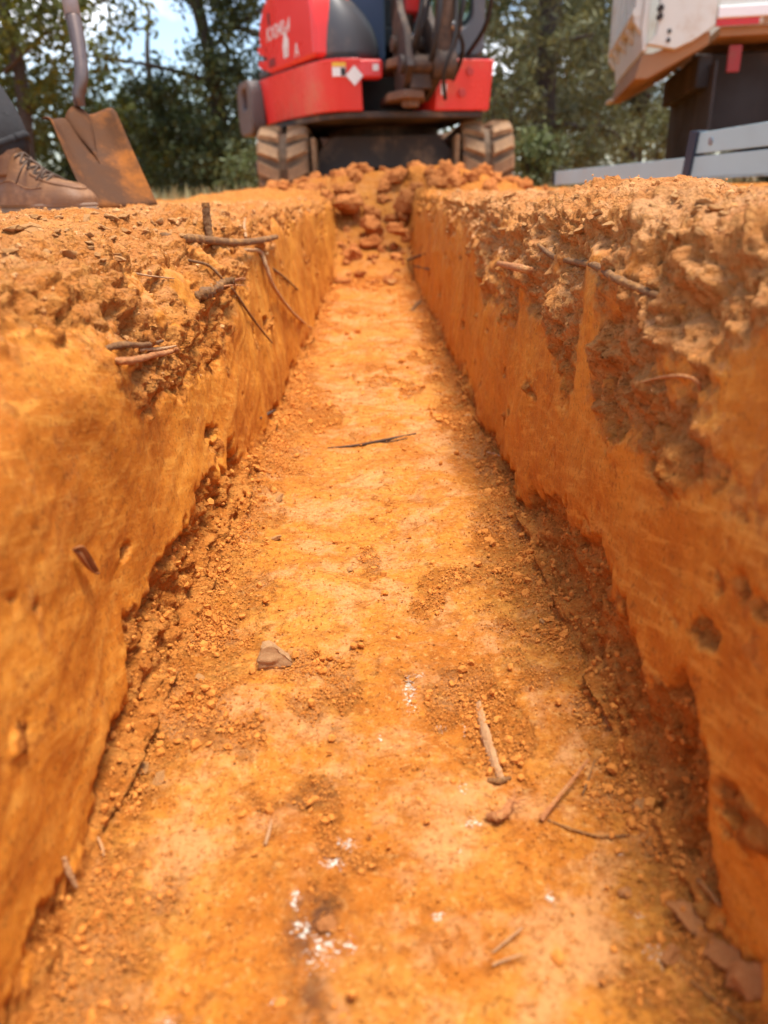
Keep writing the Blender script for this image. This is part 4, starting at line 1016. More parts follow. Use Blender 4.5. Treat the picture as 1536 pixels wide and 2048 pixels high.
for z_ in (ZB + 0.07, ZB + 0.12, ZB + .24):
    bm = bmesh.new(); cyl(bm, (0.035, -0.04, z_), (0.035, 0.0, z_), 0.022, n=12); tob('hinge_pin', bm, SOOT)
bm = bmesh.new(); prism(bm, [(-0.01, ZB + 0.95), (-0.055, ZB + 0.95), (-0.075, ZB + 0.02), (-0.055, ZB - .13), (-0.02, ZB - .13), (-0.03, ZB + .02)], 'y', 0.03, TW - 0.03); tob('tailgate', bm, TWHITE, bevel=.008)
for yy in (0.10, 0.55, 1.05, 1.55, 2.0):
    bm = bmesh.new(); prism(bm, [(-0.05, ZB + .9), (-0.13, ZB + .85), (-0.13, ZB + .06), (-0.07, ZB - .02)], 'y', yy - .045, yy + .045); tob('tailgate_rib', bm, TWHITE, bevel=.012)
bm = bmesh.new(); cyl(bm, (-0.11, 0.05, ZB + .12), (-0.11, TW - .05, ZB + .12), 0.035, n=14); tob('tailgate_bar', bm, TWHITE)
bm = bmesh.new(); prism(bm, [(0.46, ZB - .001), (4.2, ZB - .001), (4.2, ZB - .06), (0.46, ZB - .06)], 'y', 0.05, TW - .05); tob('bed_floor', bm, TAN, bevel=.006)
bm = bmesh.new(); prism(bm, [(0.40, ZB - .02), (0.02, ZB - .14), (-0.05, ZB - .14), (-0.09, ZB - .30), (0.0, ZB - .30), (0.40, ZB - .10)], 'y', 0.05, TW - .05); tob('spill_apron', bm, TAN, bevel=.01)
bm = bmesh.new(); box(bm, (-0.10, TW * .9, ZB - .29), (0.06, .35, .02)); tob('apron_lip', bm, TWHITE)
for yy in (0.62, 1.42):
    bm = bmesh.new(); box(bm, (2.4, yy, ZB - .22), (4.0, .09, .26)); tob('chassis_rail', bm, SOOT, bevel=.01)
bm = bmesh.new(); box(bm, (0.42, 1.02, ZB - .25), (0.10, 1.6, .22)); tob('rear_crossmember', bm, SOOT, bevel=.01)
for y_ in (0.33, 1.02, 1.64):
    bm = bmesh.new(); box(bm, (0.46 + .012 * y_, y_, ZB - .60), (0.02, .62, .78)); tob('mud_flap', bm, SOOT, bevel=.004)  # flaps repeated across the tail as added dark filler
bm = bmesh.new(); box(bm, (1.12, 0.50, ZB - .40), (1.30, .30, .56)); tob('underbody_filler', bm, SOOT, bevel=.02)  # dark box added to close the see-through gap under the bed
bm = bmesh.new(); box(bm, (0.60, 0.14, ZB - .19), (0.09, .03, .17)); tob('tail_light', bm, simple('dusty_red_lamp', (0.30, 0.02, 0.02), .5, dust=(.2, .08, .05), dust_amt=.5), bevel=.006)
for z_ in (ZB - .26, ZB - .40):
    bm = bmesh.new(); cyl(bm, (0.98, 0.34, z_), (0.98, 0.36, z_), 0.022, n=12); tob('chassis_bolt', bm, WHITE)
def wheel(x, y, sgn_):
    bm = bmesh.new()
    prof_ = [(-.12, .26), (-.13, .40), (-.10, .47), (-.04, .49), (.04, .49), (.10, .47), (.13, .40), (.12, .26)]
    N = 36; rg = []
    for k in range(N):
        a = 2 * math.pi * k / N; rg.append([bm.verts.new((r_ * math.cos(a), u_, r_ * math.sin(a))) for u_, r_ in prof_])
    for k in range(N):
        for j in range(7): bm.faces.new((rg[k][j], rg[k][j + 1], rg[(k + 1) % N][j + 1], rg[(k + 1) % N][j]))
    w = bm_obj('wheel', bm, BLACK, TR, smooth=True); w.location = (x, y, 0.46)
    bm = bmesh.new(); cyl(bm, (0, -.09, 0), (0, .09, 0), .27, n=30); cyl(bm, (0, sgn_ * -.12, 0), (0, 0, 0), .10, n=20)
    bm_obj('rim', bm, SOOT, w, bevel=.015)
for x in (1.55, 3.7):
    wheel(x, 0.22, 1); wheel(x, TW - .22, -1)
    bm = bmesh.new(); cyl(bm, (x, 0.2, .46), (x, TW - .2, .46), .07); tob('axle', bm, SOOT)
bm = bmesh.new(); prism(bm, [(4.35, ZB - .3), (4.35, ZB + 1.3), (5.2, ZB + 1.3), (5.5, ZB + .55), (6.3, ZB + .4), (6.35, ZB - .5), (4.35, ZB - .5)], 'y', 0.1, TW - .1); tob('truck_cab', bm, TWHITE, bevel=.06, seg=3)
wheel(5.7, 0.22, 1); wheel(5.7, TW - .22, -1)
bm = bmesh.new(); prism(bm, [(4.6, ZB + .55), (4.6, ZB + 1.15), (5.1, ZB + 1.15), (5.3, ZB + .55)], 'y', 0.085, 0.10); tob('cab_window', bm, GLASS)

# ------------------------------------------------------------------ ladder on the right bank
ALU = simple('dull_aluminium', (0.38, 0.53, 0.56), 0.5, 0.10, dust=(0.45, 0.38, 0.28), dust_amt=0.15, var=0.12, scale=5, bump=0.08, bscale=30)
NAVYCAP = simple('navy_cap', (0.018, 0.030, 0.055), 0.55, dust=(0.15, 0.11, 0.09), dust_amt=.3, var=.3, scale=10)
pA = at(1110, 356, 4.2); pB = at(1560, 320, 2.28)
LD = empty('ladder', (pA.x, pA.y, pA.z - .036), 'silver aluminium ladder of two stacked rails lying on the right bank', 'ladder')
dv = (pB - pA); dv.normalize()
yawL = math.atan2(dv.y, dv.x); pit = math.asin(dv.z)
LD.rotation_euler = (0, -pit, yawL)
def lob(name, bm, mat, **k): return bm_obj(name, bm, mat, LD, **k)
def channel(bm, x0, x1, yc, z0, h, t=.028):
    box(bm, ((x0 + x1) / 2, yc, z0 + h / 2), (x1 - x0, .006, h))
    for zz in (z0 + .003, z0 + h - .003): box(bm, ((x0 + x1) / 2, yc + (t / 2 if yc < .2 else -t / 2) * 1.0, zz), (x1 - x0 - .002, t - .004, .0056))
LLEN = 3.4; X2 = 1.50
for yc in (0.0, 0.40):
    bm = bmesh.new(); channel(bm, 0, LLEN, yc, 0, .070); lob('rail', bm, ALU, bevel=.0015)
    bm = bmesh.new(); channel(bm, X2 + .03, LLEN + .3, yc + .002, .080, .068); lob('rail', bm, ALU, bevel=.0015)
    bm = bmesh.new(); prism(bm, [(X2, -.004), (X2 + .055, -.004), (X2 + .085, .155), (X2 + .03, .155)], 'y', yc - .014, yc + .030); lob('rail_cap', bm, NAVYCAP, bevel=.004)
    bm = bmesh.new(); box(bm, (.0, yc + .004, .035), (.012, .034, .072)); lob('rail_end', bm, SOOT, bevel=.002)
    bm = bmesh.new(); cyl(bm, (X2 + .17, yc - .006, .115), (X2 + .17, yc + .006, .115), .013, n=14); lob('rivet', bm, simple('rivet_grey', (.25, .26, .28), .5, .5), bevel=.002)
for k in range(10):
    x_ = .15 + k * .305
    bm = bmesh.new(); cyl(bm, (x_, .004, .035), (x_, .396, .035), .016, n=12); lob('rung', bm, ALU)
    if x_ > X2: bm = bmesh.new(); cyl(bm, (x_ + .05, .006, .115), (x_ + .05, .398, .115), .016, n=12); lob('rung', bm, ALU)

# ------------------------------------------------------------------ shovel
RUSTB = simple('rusty_blade', (0.090, 0.036, 0.014), 0.85, 0.0, dust=(0.33, 0.105, 0.018), dust_amt=0.6, var=0.5, scale=9, bump=0.25, bscale=120, spec=0.2)
SHAFT = simple('shovel_socket', (0.17, 0.125, 0.11), 0.42, 0.75, dust=(0.30, 0.20, 0.15), dust_amt=.3, var=.2, scale=10, bump=.05)
SHAFT2 = simple('grey_handle', (0.36, 0.35, 0.36), 0.42, 0.3, var=.15, scale=8)
TL, TRr, BR, BL = at(84, 234, 1.74), at(206, 220, 1.88), at(312, 413, 1.84), at(176, 416, 1.70)
SH = empty('shovel', (BL + BR) / 2, 'square rusty shovel standing on its blade behind the boot', 'shovel')
o0 = SH.location
axU = (TRr - TL).normalized(); axV = ((BL + BR) / 2 - (TL + TRr) / 2).normalized(); nrmS = axU.cross(axV).normalized()
if nrmS.dot(fwd) > 0: nrmS = -nrmS            # towards the viewer
bm = bmesh.new(); NU, NV = 24, 20; G = []
for v in range(NV + 1):
    t = v / NV; row = []
    for u in range(NU + 1):
        s_ = u / NU
        a = TL.lerp(TRr, s_); b = BL.lerp(BR, s_); p = a.lerp(b, t)
        e = abs(2 * s_ - 1)
        lip = (0.042 if s_ > .5 else 0.030) * max(0, (e - 0.62) / 0.38) ** 1.3 * (1 - 0.85 * t) * min(1, .25 + t * 6)           # turned-up side walls dying out to the edge
        groove = -0.020 * math.exp(-((s_ - .5) / .09) ** 2) * max(0, 1 - t / .55)  # socket ridge seen from the dished face
        top = 0.012 * max(0, 1 - t / .06)
        row.append(bm.verts.new(p - o0 + nrmS * (lip + groove - top + 0.012 * (t - .5) ** 2)))
    G.append(row)
for v in range(NV):
    for u in range(NU): bm.faces.new((G[v][u], G[v][u + 1], G[v + 1][u + 1], G[v + 1][u]))
ob = bm_obj('blade', bm, RUSTB, SH, smooth=True); sm_ = ob.modifiers.new('thick', 'SOLIDIFY'); sm_.thickness = .0035
for s_ in ():
    bm = bmesh.new(); a = TL.lerp(TRr, s_[0]) - o0; b = TL.lerp(TRr, s_[1]) - o0
    bm_ = [a, b]; 
    q = [bm.verts.new(a), bm.verts.new(b), bm.verts.new(b - nrmS * .009 - axV * .003), bm.verts.new(a - nrmS * .009 - axV * .003)]
    bm.faces.new(q); ob = bm_obj('foot_step', bm, RUSTB, SH); ob.modifiers.new('thick', 'SOLIDIFY').thickness = .003
pth = [at(160, 212, 1.812), at(157, 190, 1.800), at(163, 150, 1.79), at(157, 90, 1.785), at(146, 32, 1.78)]
bm = bmesh.new(); tube(bm, [p - o0 for p in pth], [.013, .0145, .0155, .0168, .0180], n=18, steps=40, flat=.95); bm_obj('socket', bm, SHAFT, SH, smooth=True)
# flare of the socket, lying on the blade and running out to a point
def on_blade(s_, t): return TL.lerp(TRr, s_).lerp(BL.lerp(BR, s_), t)
bm = bmesh.new(); G = []
for i in range(17):
    u_ = i / 16; t = -0.045 + 0.585 * u_
    hw = 0.06 + 0.15 * float(sst(-0.10, 0.05, t)) * (1 - float(sst(0.03, 0.54, t))) - 0.05 * float(sst(0.05, .54, t)); sc_ = 0.545 - 0.05 * u_
    G.append([bm.verts.new(on_blade(sc_ + hw * k, t) - o0 + nrmS * (-0.002 + (0.015 * (1 - k * k) ** .8) * (1 - .75 * max(0, t) / .54))) for k in (-1, -.7, -.35, 0, .35, .7, 1)])
for i in range(16):
    for j in range(6): bm.faces.new((G[i][j], G[i][j + 1], G[i + 1][j + 1], G[i + 1][j]))
ob = bm_obj('socket_flare', bm, RUSTB, SH, smooth=True); ob.modifiers.new('thick', 'SOLIDIFY').thickness = .003
h0 = at(146, 34, 1.78); h1 = at(128, -60, 1.775); hd = (h1 - h0).normalized()
HT_ = h0 + hd * 0.98
bm = bmesh.new(); tube(bm, [h0 - o0, h0.lerp(HT_, .5) - o0, HT_ - o0], [.0185, .0175, .0175], n=18, steps=10); bm_obj('handle', bm, SHAFT2, SH, smooth=True)

# ------------------------------------------------------------------ person at the left edge (boot and trouser leg in view)
SKIN = simple('skin', (0.50, 0.30, 0.21), 0.55, var=.08, bump=.05)
TROU = simple('charcoal_trousers', (0.022, 0.020, 0.020), 0.85, dust=(0.09, 0.06, 0.045), dust_amt=.25, var=.35, scale=14, bump=.4, bscale=220)
SHIRT = simple('grey_shirt', (0.16, 0.17, 0.19), 0.85, var=.2, bump=.3)
LEATH = simple('brown_leather', (0.190, 0.080, 0.028), 0.6, dust=(0.38, 0.18, 0.070), dust_amt=.5, var=.3, scale=22, bump=.35, bscale=260)
SOLE = simple('boot_sole', (0.30, 0.19, 0.12), 0.8, dust=(0.42, 0.26, 0.14), dust_amt=.4, var=.25, scale=25)
LACE = simple('boot_lace', (0.10, 0.058, 0.035), 0.8, var=.3)
toe = at(180, 407, 1.66)
gz = toe.z - 0.030
PRZ = R(-28)
PE = empty('person', (toe.x - .30 * math.cos(PRZ), toe.y - .30 * math.sin(PRZ), gz), 'person in charcoal trousers and brown lace-up leather boots beside the shovel', 'person', rz=PRZ)
def to_pe(v): return Matrix.Rotation(-PRZ, 3, 'Z') @ (v - Vector(PE.location))
ox, oy, oz = PE.location
def skin_body(name, verts, edges, mat, parent, sub=2, root=0):
    me = bpy.data.meshes.new(name); me.from_pydata([v[:3] for v in verts], edges, []); me.materials.append(mat)
    o = link(name, me, parent)
    sk = o.modifiers.new('skin', 'SKIN'); sk.use_smooth_shade = True
    if not me.skin_vertices: me.skin_vertices.new() if hasattr(me.skin_vertices, 'new') else None
    for i, v in enumerate(verts):
        r = v[3] if isinstance(v[3], tuple) else (v[3], v[3])
        me.skin_vertices[0].data[i].radius = r; me.skin_vertices[0].data[i].use_root = (i == root)
    s = o.modifiers.new('sub', 'SUBSURF'); s.levels = sub; s.render_levels = sub
    return o
def ensure_skin(me):
    if not me.skin_vertices:
        bm = bmesh.new(); bm.from_mesh(me); bm.verts.layers.skin.verify(); bm.to_mesh(me); bm.free()
def skin_obj(name, verts, edges, mat, parent, sub=2, root=0):
    me = bpy.data.meshes.new(name); me.from_pydata([v[:3] for v in verts], edges, []); ensure_skin(me); me.materials.append(mat)
    o = link(name, me, parent); sk = o.modifiers.new('skin', 'SKIN'); sk.use_smooth_shade = True
    for i, v in enumerate(verts):
        r = v[3] if isinstance(v[3], tuple) else (v[3], v[3])
        me.skin_vertices[0].data[i].radius = r; me.skin_vertices[0].data[i].use_root = (i == root)
    s = o.modifiers.new('sub', 'SUBSURF'); s.levels = sub; s.render_levels = sub
    return o
# local frame: x towards the toe, z up, origin under the heel of the near boot; the ankle sits near x=0.075
ank = (0.075, 0, 0.115)
hand1 = to_pe(HT_ - hd * 0.10); hand2 = to_pe(HT_ - hd * 0.42)
Vb = [(-0.42, 0.12, 0.92, (.15, .12)),                                   # 0 pelvis
      (-0.41, 0.02, 0.86, .085), (-0.20, 0.0, 0.50, .06), (-0.12, 0.0, 0.40, .056), (0.03, 0, 0.14, .040),           # 1-4 near leg
      (-0.42, 0.22, 0.86, .085), (-0.36, 0.24, 0.47, .06), (-0.37, 0.24, 0.36, .056), (-0.42, 0.24, 0.10, .040),     # 5-8 far leg
      (-0.40, 0.12, 1.10, (.14, .11)), (-0.35, 0.12, 1.30, (.17, .11)), (-0.32, 0.12, 1.43, (.11, .08)), (-0.30, 0.12, 1.51, .052),   # 9-12 torso, neck
      (-0.27, 0.12, 1.60, (.078, .085)), (-0.27, 0.12, 1.70, (.072, .085)),   # 13-14 head
      (-0.32, -0.06, 1.38, .055), (-0.28, -0.12, 1.16, .045), tuple((hand1 + Vector((-.10, -.02, .0)))[:]) + (.028,),     # 15-17 near arm
      (-0.32, 0.30, 1.38, .055), (-0.28, 0.34, 1.14, .045), tuple((hand2 + Vector((-.10, .03, .0)))[:]) + (.028,)]       # 18-20 far arm
Eb = [(0, 1), (1, 2), (2, 3), (3, 4), (0, 5), (5, 6), (6, 7), (7, 8), (0, 9), (9, 10), (10, 11), (11, 12), (12, 13), (13, 14), (10, 15), (15, 16), (16, 17), (10, 18), (18, 19), (19, 20)]
def add_hand(wi, hp, out):
    """palm and five fingers closed round the handle at hp; out = side the palm lies on"""
    w = Vector(Vb[wi][:3]); pal = hp + Vector((-.045, 0, 0)) + out * .012
    Vb.append((*pal, (.034, .020))); pi = len(Vb) - 1; Eb.append((wi, pi))
    for k in range(4):
        ln_ = (.9, 1.0, .95, .78)[k]
        b0 = hp + Vector((-.022, 0, .030 - .021 * k)) + out * .026; b1 = hp + Vector((.010 * ln_, 0, .030 - .021 * k)) + out * .030
        b2 = hp + Vector((.030, 0, .028 - .020 * k)) + out * (.004); b3 = hp + Vector((.022, 0, .027 - .020 * k)) - out * (.020 * ln_)
        s0 = len(Vb)
        for b, r in ((b0, .0105), (b1, .0095), (b2, .009), (b3, .0078)): Vb.append((*b, r))
        Eb.extend([(pi, s0), (s0, s0 + 1), (s0 + 1, s0 + 2), (s0 + 2, s0 + 3)])
    s0 = len(Vb)
    for b, r in ((hp + Vector((-.03, 0, .030)) - out * .016, .012), (hp + Vector((.0, 0, .045)) - out * .026, .010), (hp + Vector((.022, 0, .046)) - out * .018, .009)): Vb.append((*b, r))
    Eb.extend([(pi, s0), (s0, s0 + 1), (s0 + 1, s0 + 2)])
add_hand(17, hand1, Vector((0, -1, 0))); add_hand(20, hand2, Vector((0, 1, 0)))
skin_obj('body', Vb, Eb, SKIN, PE)
# trousers and shirt follow the body, a little larger
Vt = [(-0.42, 0.12, 0.96, (.165, .135)), (-0.41, 0.02, 0.85, .105), (-0.20, 0.0, 0.50, .082), (-0.11, 0.0, 0.37, .076), (-0.030, 0, 0.265, .080), (0.010, 0, 0.20, .090), (0.036, 0, 0.092, .094),
      (-0.42, 0.22, 0.85, .105), (-0.36, 0.24, 0.47, .08), (-0.37, 0.24, 0.36, .075), (-0.41, 0.24, 0.13, .072)]
Et = [(0, 1), (1, 2), (2, 3), (3, 4), (4, 5), (5, 6), (0, 7), (7, 8), (8, 9), (9, 10)]
skin_obj('trousers', Vt, Et, TROU, PE)
bm = bmesh.new()       # rumpled folds above the cuff
for k, (x_, z_, r_) in enumerate(((0.020, 0.150, .074), (0.005, 0.195, .072), (-0.020, 0.255, .066))):
    pts = [Vector((x_ + r_ * math.cos(a) * 1.0, r_ * math.sin(a), z_ + .02 * math.cos(a + k) + .012 * math.sin(2 * a + k * 2))) for a in [2 * math.pi * j / 10 for j in range(11)]]
    tube(bm, pts, [.010, .014, .010], n=8, steps=40)
bm_obj('trouser_fold', bm, TROU, PE, smooth=True)
Vs = [(-0.42, 0.12, 0.98, (.165, .135)), (-0.40, 0.12, 1.12, (.155, .125)), (-0.35, 0.12, 1.31, (.185, .125)), (-0.32, 0.12, 1.44, (.10, .075)),
      (-0.32, -0.07, 1.38, .068), (-0.285, -0.12, 1.20, .062), (-0.32, 0.31, 1.38, .068), (-0.285, 0.335, 1.18, .062)]
skin_obj('shirt', Vs, [(0, 1), (1, 2), (2, 3), (2, 4), (4, 5), (2, 6), (6, 7)], SHIRT, PE)
# face, hair
bm = bmesh.new(); bmesh.ops.create_uvsphere(bm, u_segments=24, v_segments=14, radius=1, matrix=Matrix.Translation((-0.285, 0.12, 1.725)) @ Matrix.Diagonal((.098, .088, .085, 1))); bm_obj('hair', bm, DARKW, PE, smooth=True)
bm = bmesh.new(); prism(bm, [(-0.195, 1.665), (-0.170, 1.625), (-0.195, 1.615)], 'y', 0.107, 0.133); bm_obj('nose', bm, SKIN, PE, bevel=.006)
for s_ in (-1, 1):
    bm = bmesh.new(); bmesh.ops.create_uvsphere(bm, u_segments=12, v_segments=8, radius=.011, matrix=Matrix.Translation((-0.200, .12 + s_ * .032, 1.668))); bm_obj('eye', bm, WHITE, PE, smooth=True)
    bm = bmesh.new(); bmesh.ops.create_uvsphere(bm, u_segments=10, v_segments=8, radius=1, matrix=Matrix.Translation((-0.27, .12 + s_ * .083, 1.65)) @ Matrix.Diagonal((.02, .008, .03, 1))); bm_obj('ear', bm, SKIN, PE, smooth=True)
bm = bmesh.new(); box(bm, (-0.200, .12, 1.588), (.012, .045, .008)); bm_obj('mouth', bm, simple('lip', (.35, .14, .11), .5), PE, bevel=.003)
# boots
def boot(dx, dy, rz=0.0):
    def place(o): o.location = (dx + .018, dy, 0); o.rotation_euler = (0, 0, rz); o.scale = (.94, .94, .94); return o
    # outline of the sole (x from heel 0 to toe 0.305)
    outl = []
    for k in range(40):
        a = 2 * math.pi * k / 40; x = 0.1525 + 0.1525 * math.cos(a)
        hw = 0.036 + 0.018 * sst(0.08, 0.22, x) - 0.004 * sst(.05, .12, x) * (1 - sst(.12, .17, x))
        outl.append((x, hw * math.copysign(abs(math.sin(a)) ** 0.62, math.sin(a))))
    bm = bmesh.new(); prism(bm, outl, 'z', 0.004, 0.026); s = place(bm_obj('boot_sole', bm, SOLE, PE, bevel=.004))
    bm = bmesh.new(); prism(bm, [(x * .995 + .001, y * 1.05) for x, y in outl], 'z', 0.026, 0.034); place(bm_obj('boot_welt', bm, SOLE, PE, bevel=.003))
    # upper: rings along the foot
    st_ = [(-0.002, .030, .100, .024), (.02, .036, .125, .0), (.05, .040, .150, 0), (.09, .043, .152, 0), (.125, .046, .128, 0), (.155, .049, .108, 0), (.185, .052, .094, 0), (.215, .054, .084, 0), (.245, .053, .078, 0), (.270, .048, .071, 0), (.290, .038, .060, 0), (.303, .022, .048, 0)]
    bm = bmesh.new(); rings = []
    for x, hw, ht, _ in st_:
        ring = []
        for k in range(18):
            a = math.pi * k / 17
            c_, s__ = math.cos(a), math.sin(a)
            narrow = 1 - 0.45 * max(0, (ht - .075) / .08) * max(0, s__ - .2)
            ring.append(bm.verts.new((x, hw * math.copysign(abs(c_) ** .75, c_) * narrow, 0.032 + (ht - .032) * s__ ** .8)))
        rings.append(ring)
    for i in range(len(rings) - 1):
        for j in range(17): bm.faces.new((rings[i][j], rings[i][j + 1], rings[i + 1][j + 1], rings[i + 1][j]))
    bm.faces.new(rings[0][::-1]); bm.faces.new(rings[-1])
    u = place(bm_obj('boot_upper', bm, LEATH, PE, smooth=True, sub=1))
    bm = bmesh.new(); tube(bm, [(.035, 0, .10), (.038, 0, .135), (.036, 0, .165)], [.052, .047, .046], n=20, steps=10); place(bm_obj('boot_shaft', bm, LEATH, PE, smooth=True))
    # raised seam round the toe and along the side
    def on(x, ang):
        k = min(range(len(st_) - 1), key=lambda q: abs((st_[q][0] + st_[q + 1][0]) / 2 - x)); a_, b_ = st_[k], st_[k + 1]
        f = min(1, max(0, (x - a_[0]) / (b_[0] - a_[0]))); hw = a_[1] + (b_[1] - a_[1]) * f; ht = a_[2] + (b_[2] - a_[2]) * f
        c_, s__ = math.cos(ang), math.sin(ang)
        return Vector((x, hw * math.copysign(abs(c_) ** .75, c_) * (1 - .45 * max(0, (ht - .075) / .08) * max(0, s__ - .2)), .032 + (ht - .032) * s__ ** .8))
    bm = bmesh.new()
    tube(bm, [on(.15, -R(0) + R(125)), on(.20, R(122)), on(.245, R(118)), on(.276, R(105)), on(.282, R(90)), on(.276, R(75)), on(.245, R(62)), on(.20, R(58)), on(.15, R(55))], .0035, n=8, steps=50)
    for ang in (R(158), R(22)): tube(bm, [on(.01, ang), on(.08, ang), on(.15, ang), on(.20, math.pi / 2 + (ang - math.pi / 2) * .8)], .0022, n=6, steps=24)
    place(bm_obj('boot_seam', bm, LEATH, PE, smooth=True))
    bm = bmesh.new()
    for k in range(5):
        x = .095 + k * .022
        for s_ in (-1, 1): tube(bm, [on(x, math.pi / 2 - s_ * .55) + Vector((0, 0, .002)), on(x + .011, math.pi / 2) + Vector((0, 0, .006)), on(x + .02, math.pi / 2 + s_ * .55) + Vector((0, 0, .002))], .0026, n=6, steps=10)
    tube(bm, [on(.12, R(100)) + Vector((0, 0, .006)), Vector((.165, -.02, .125)), Vector((.195, -.030, .108)), Vector((.185, -.045, .085))], .0026, n=6, steps=18)
    tube(bm, [on(.12, R(80)) + Vector((0, 0, .006)), Vector((.15, -.045, .115)), Vector((.13, -.056, .08))], .0026, n=6, steps=18)
    place(bm_obj('boot_lace', bm, LACE, PE, smooth=True))
boot(0, 0, 0); boot(-0.46, 0.24, R(4))

# ------------------------------------------------------------------ trees, shrubs, grass
def leaf_material(name, c0, c1, trans=0.35):
    mat = bpy.data.materials.new(name); n, l, b = nodes_of(mat)
    a = n.new('ShaderNodeAttribute'); a.attribute_name = 'tone'
    c = mixrgb(n, l, a.outputs['Fac'], c0, c1)
    l.new(c, b.inputs['Base Color']); b.inputs['Roughness'].default_value = 0.55
    tr_ = n.new('ShaderNodeBsdfTranslucent'); l.new(c, tr_.inputs['Color'])
    ms = n.new('ShaderNodeMixShader'); ms.inputs[0].default_value = trans
    l.new(b.outputs[0], ms.inputs[1]); l.new(tr_.outputs[0], ms.inputs[2])
    l.new(ms.outputs[0], n['Material Output'].inputs['Surface'])
    return mat
OAKL = leaf_material('oak_leaves', (0.046, 0.060, 0.008), (0.165, 0.185, 0.028))
DARKL = leaf_material('dark_leaves', (0.032, 0.047, 0.014), (0.105, 0.135, 0.042))
PINEL = leaf_material('pine_needles', (0.066, 0.074, 0.026), (0.210, 0.210, 0.080))  # paler needle colour carries the haze over the right-hand trees
BRIGHTL = leaf_material('shrub_leaves', (0.07, 0.10, 0.03), (0.20, 0.24, 0.09))
PALEL = leaf_material('dry_grass_blades', (0.20, 0.20, 0.08), (0.42, 0.40, 0.21), .25)
TRUNK = simple('tree_bark', (0.060, 0.045, 0.034), 0.9, dust=(0.11, 0.085, 0.06), dust_amt=.3, var=.4, scale=5, bump=.9, bscale=25)
def leaves(name, blobs, n, size, mat, parent, aspect=0.5, clump=0.22, per=26, droop=0.0, hollow=0.35):
    """blobs: (centre, radii) lobes; twigs of leaves scattered through each lobe, thicker near its skin"""
    vol = np.array([b[1][0] * b[1][1] * b[1][2] for b in blobs]) ** (2 / 3); vol /= vol.sum()
    k = max(1, n // per); bi = rng.choice(len(blobs), k, p=vol)
    C = np.array([b[0] for b in blobs], np.float32)[bi]; Rr = np.array([b[1] for b in blobs], np.float32)[bi]
    d = rng.normal(size=(k, 3)); d /= np.linalg.norm(d, axis=1, keepdims=True)
    rr = (hollow + (1 - hollow) * rng.random(k) ** .6)[:, None]
    cc = C + d * rr * Rr * (0.8 + 0.35 * rng.random((k, 1)))
    axis = d + rng.normal(0, .6, (k, 3)); axis[:, 2] -= droop; axis /= np.linalg.norm(axis, axis=1, keepdims=True)
    ctone = rng.random(k)
    ci = np.repeat(np.arange(k), per); m_ = len(ci)
    along = rng.uniform(-1, 1, (m_, 1)) * clump
    P = cc[ci] + axis[ci] * along + rng.normal(0, clump * .28, (m_, 3))
    u = rng.normal(size=(m_, 3)) + axis[ci] * .8; u /= np.linalg.norm(u, axis=1, keepdims=True)
    w = np.cross(u, rng.normal(size=(m_, 3))); w /= np.linalg.norm(w, axis=1, keepdims=True)
    s_ = size * rng.uniform(.6, 1.4, (m_, 1))
    V = np.stack([P - u * s_ * .5, P + w * s_ * aspect * .5, P + u * s_ * .5, P - w * s_ * aspect * .5], 1).reshape(-1, 3)
    F = np.arange(m_ * 4).reshape(-1, 4)
    me = np_mesh(name, V, F, mat, smooth=False)
    fattr(me, 'tone', np.repeat(np.clip(ctone[ci] * .7 + rng.random(m_) * .3, 0, 1), 4))
    return link(name, me, parent)
def tree(name, loc, label, trunk, limbs, blobs, n, size, mat, group=None, tr=.16, **kw):
    t = empty(name, loc, label, 'tree', group)
    bm = bmesh.new(); tube(bm, trunk, [tr * 1.25, tr, tr * .75, tr * .4], n=12, steps=24, jit=.1); bm_obj('trunk', bm, TRUNK, t, smooth=True)
    for lm in limbs:
        bm = bmesh.new(); tube(bm, lm, [tr * .42, tr * .26, tr * .08], n=8, steps=16, jit=.1); bm_obj('limb', bm, TRUNK, t, smooth=True)
    leaves('crown', blobs, n, size, mat, t, **kw)
    return t
def limb(p0, ang, L_, up_):
    d = Vector((math.cos(ang), math.sin(ang), 0)); p = Vector(p0)
    return [p, p + d * L_ * .45 + Vector((0, 0, up_ * .6)), p + d * L_ + Vector((random.uniform(-.2, .2), random.uniform(-.2, .2), up_))]
def gx(px, Y): return (px - 745) / FPX * (Y * 0.918) * 1.0
def bl(*a): return [((x, y, z), (rx, ry, rz)) for x, y, z, rx, ry, rz in a]
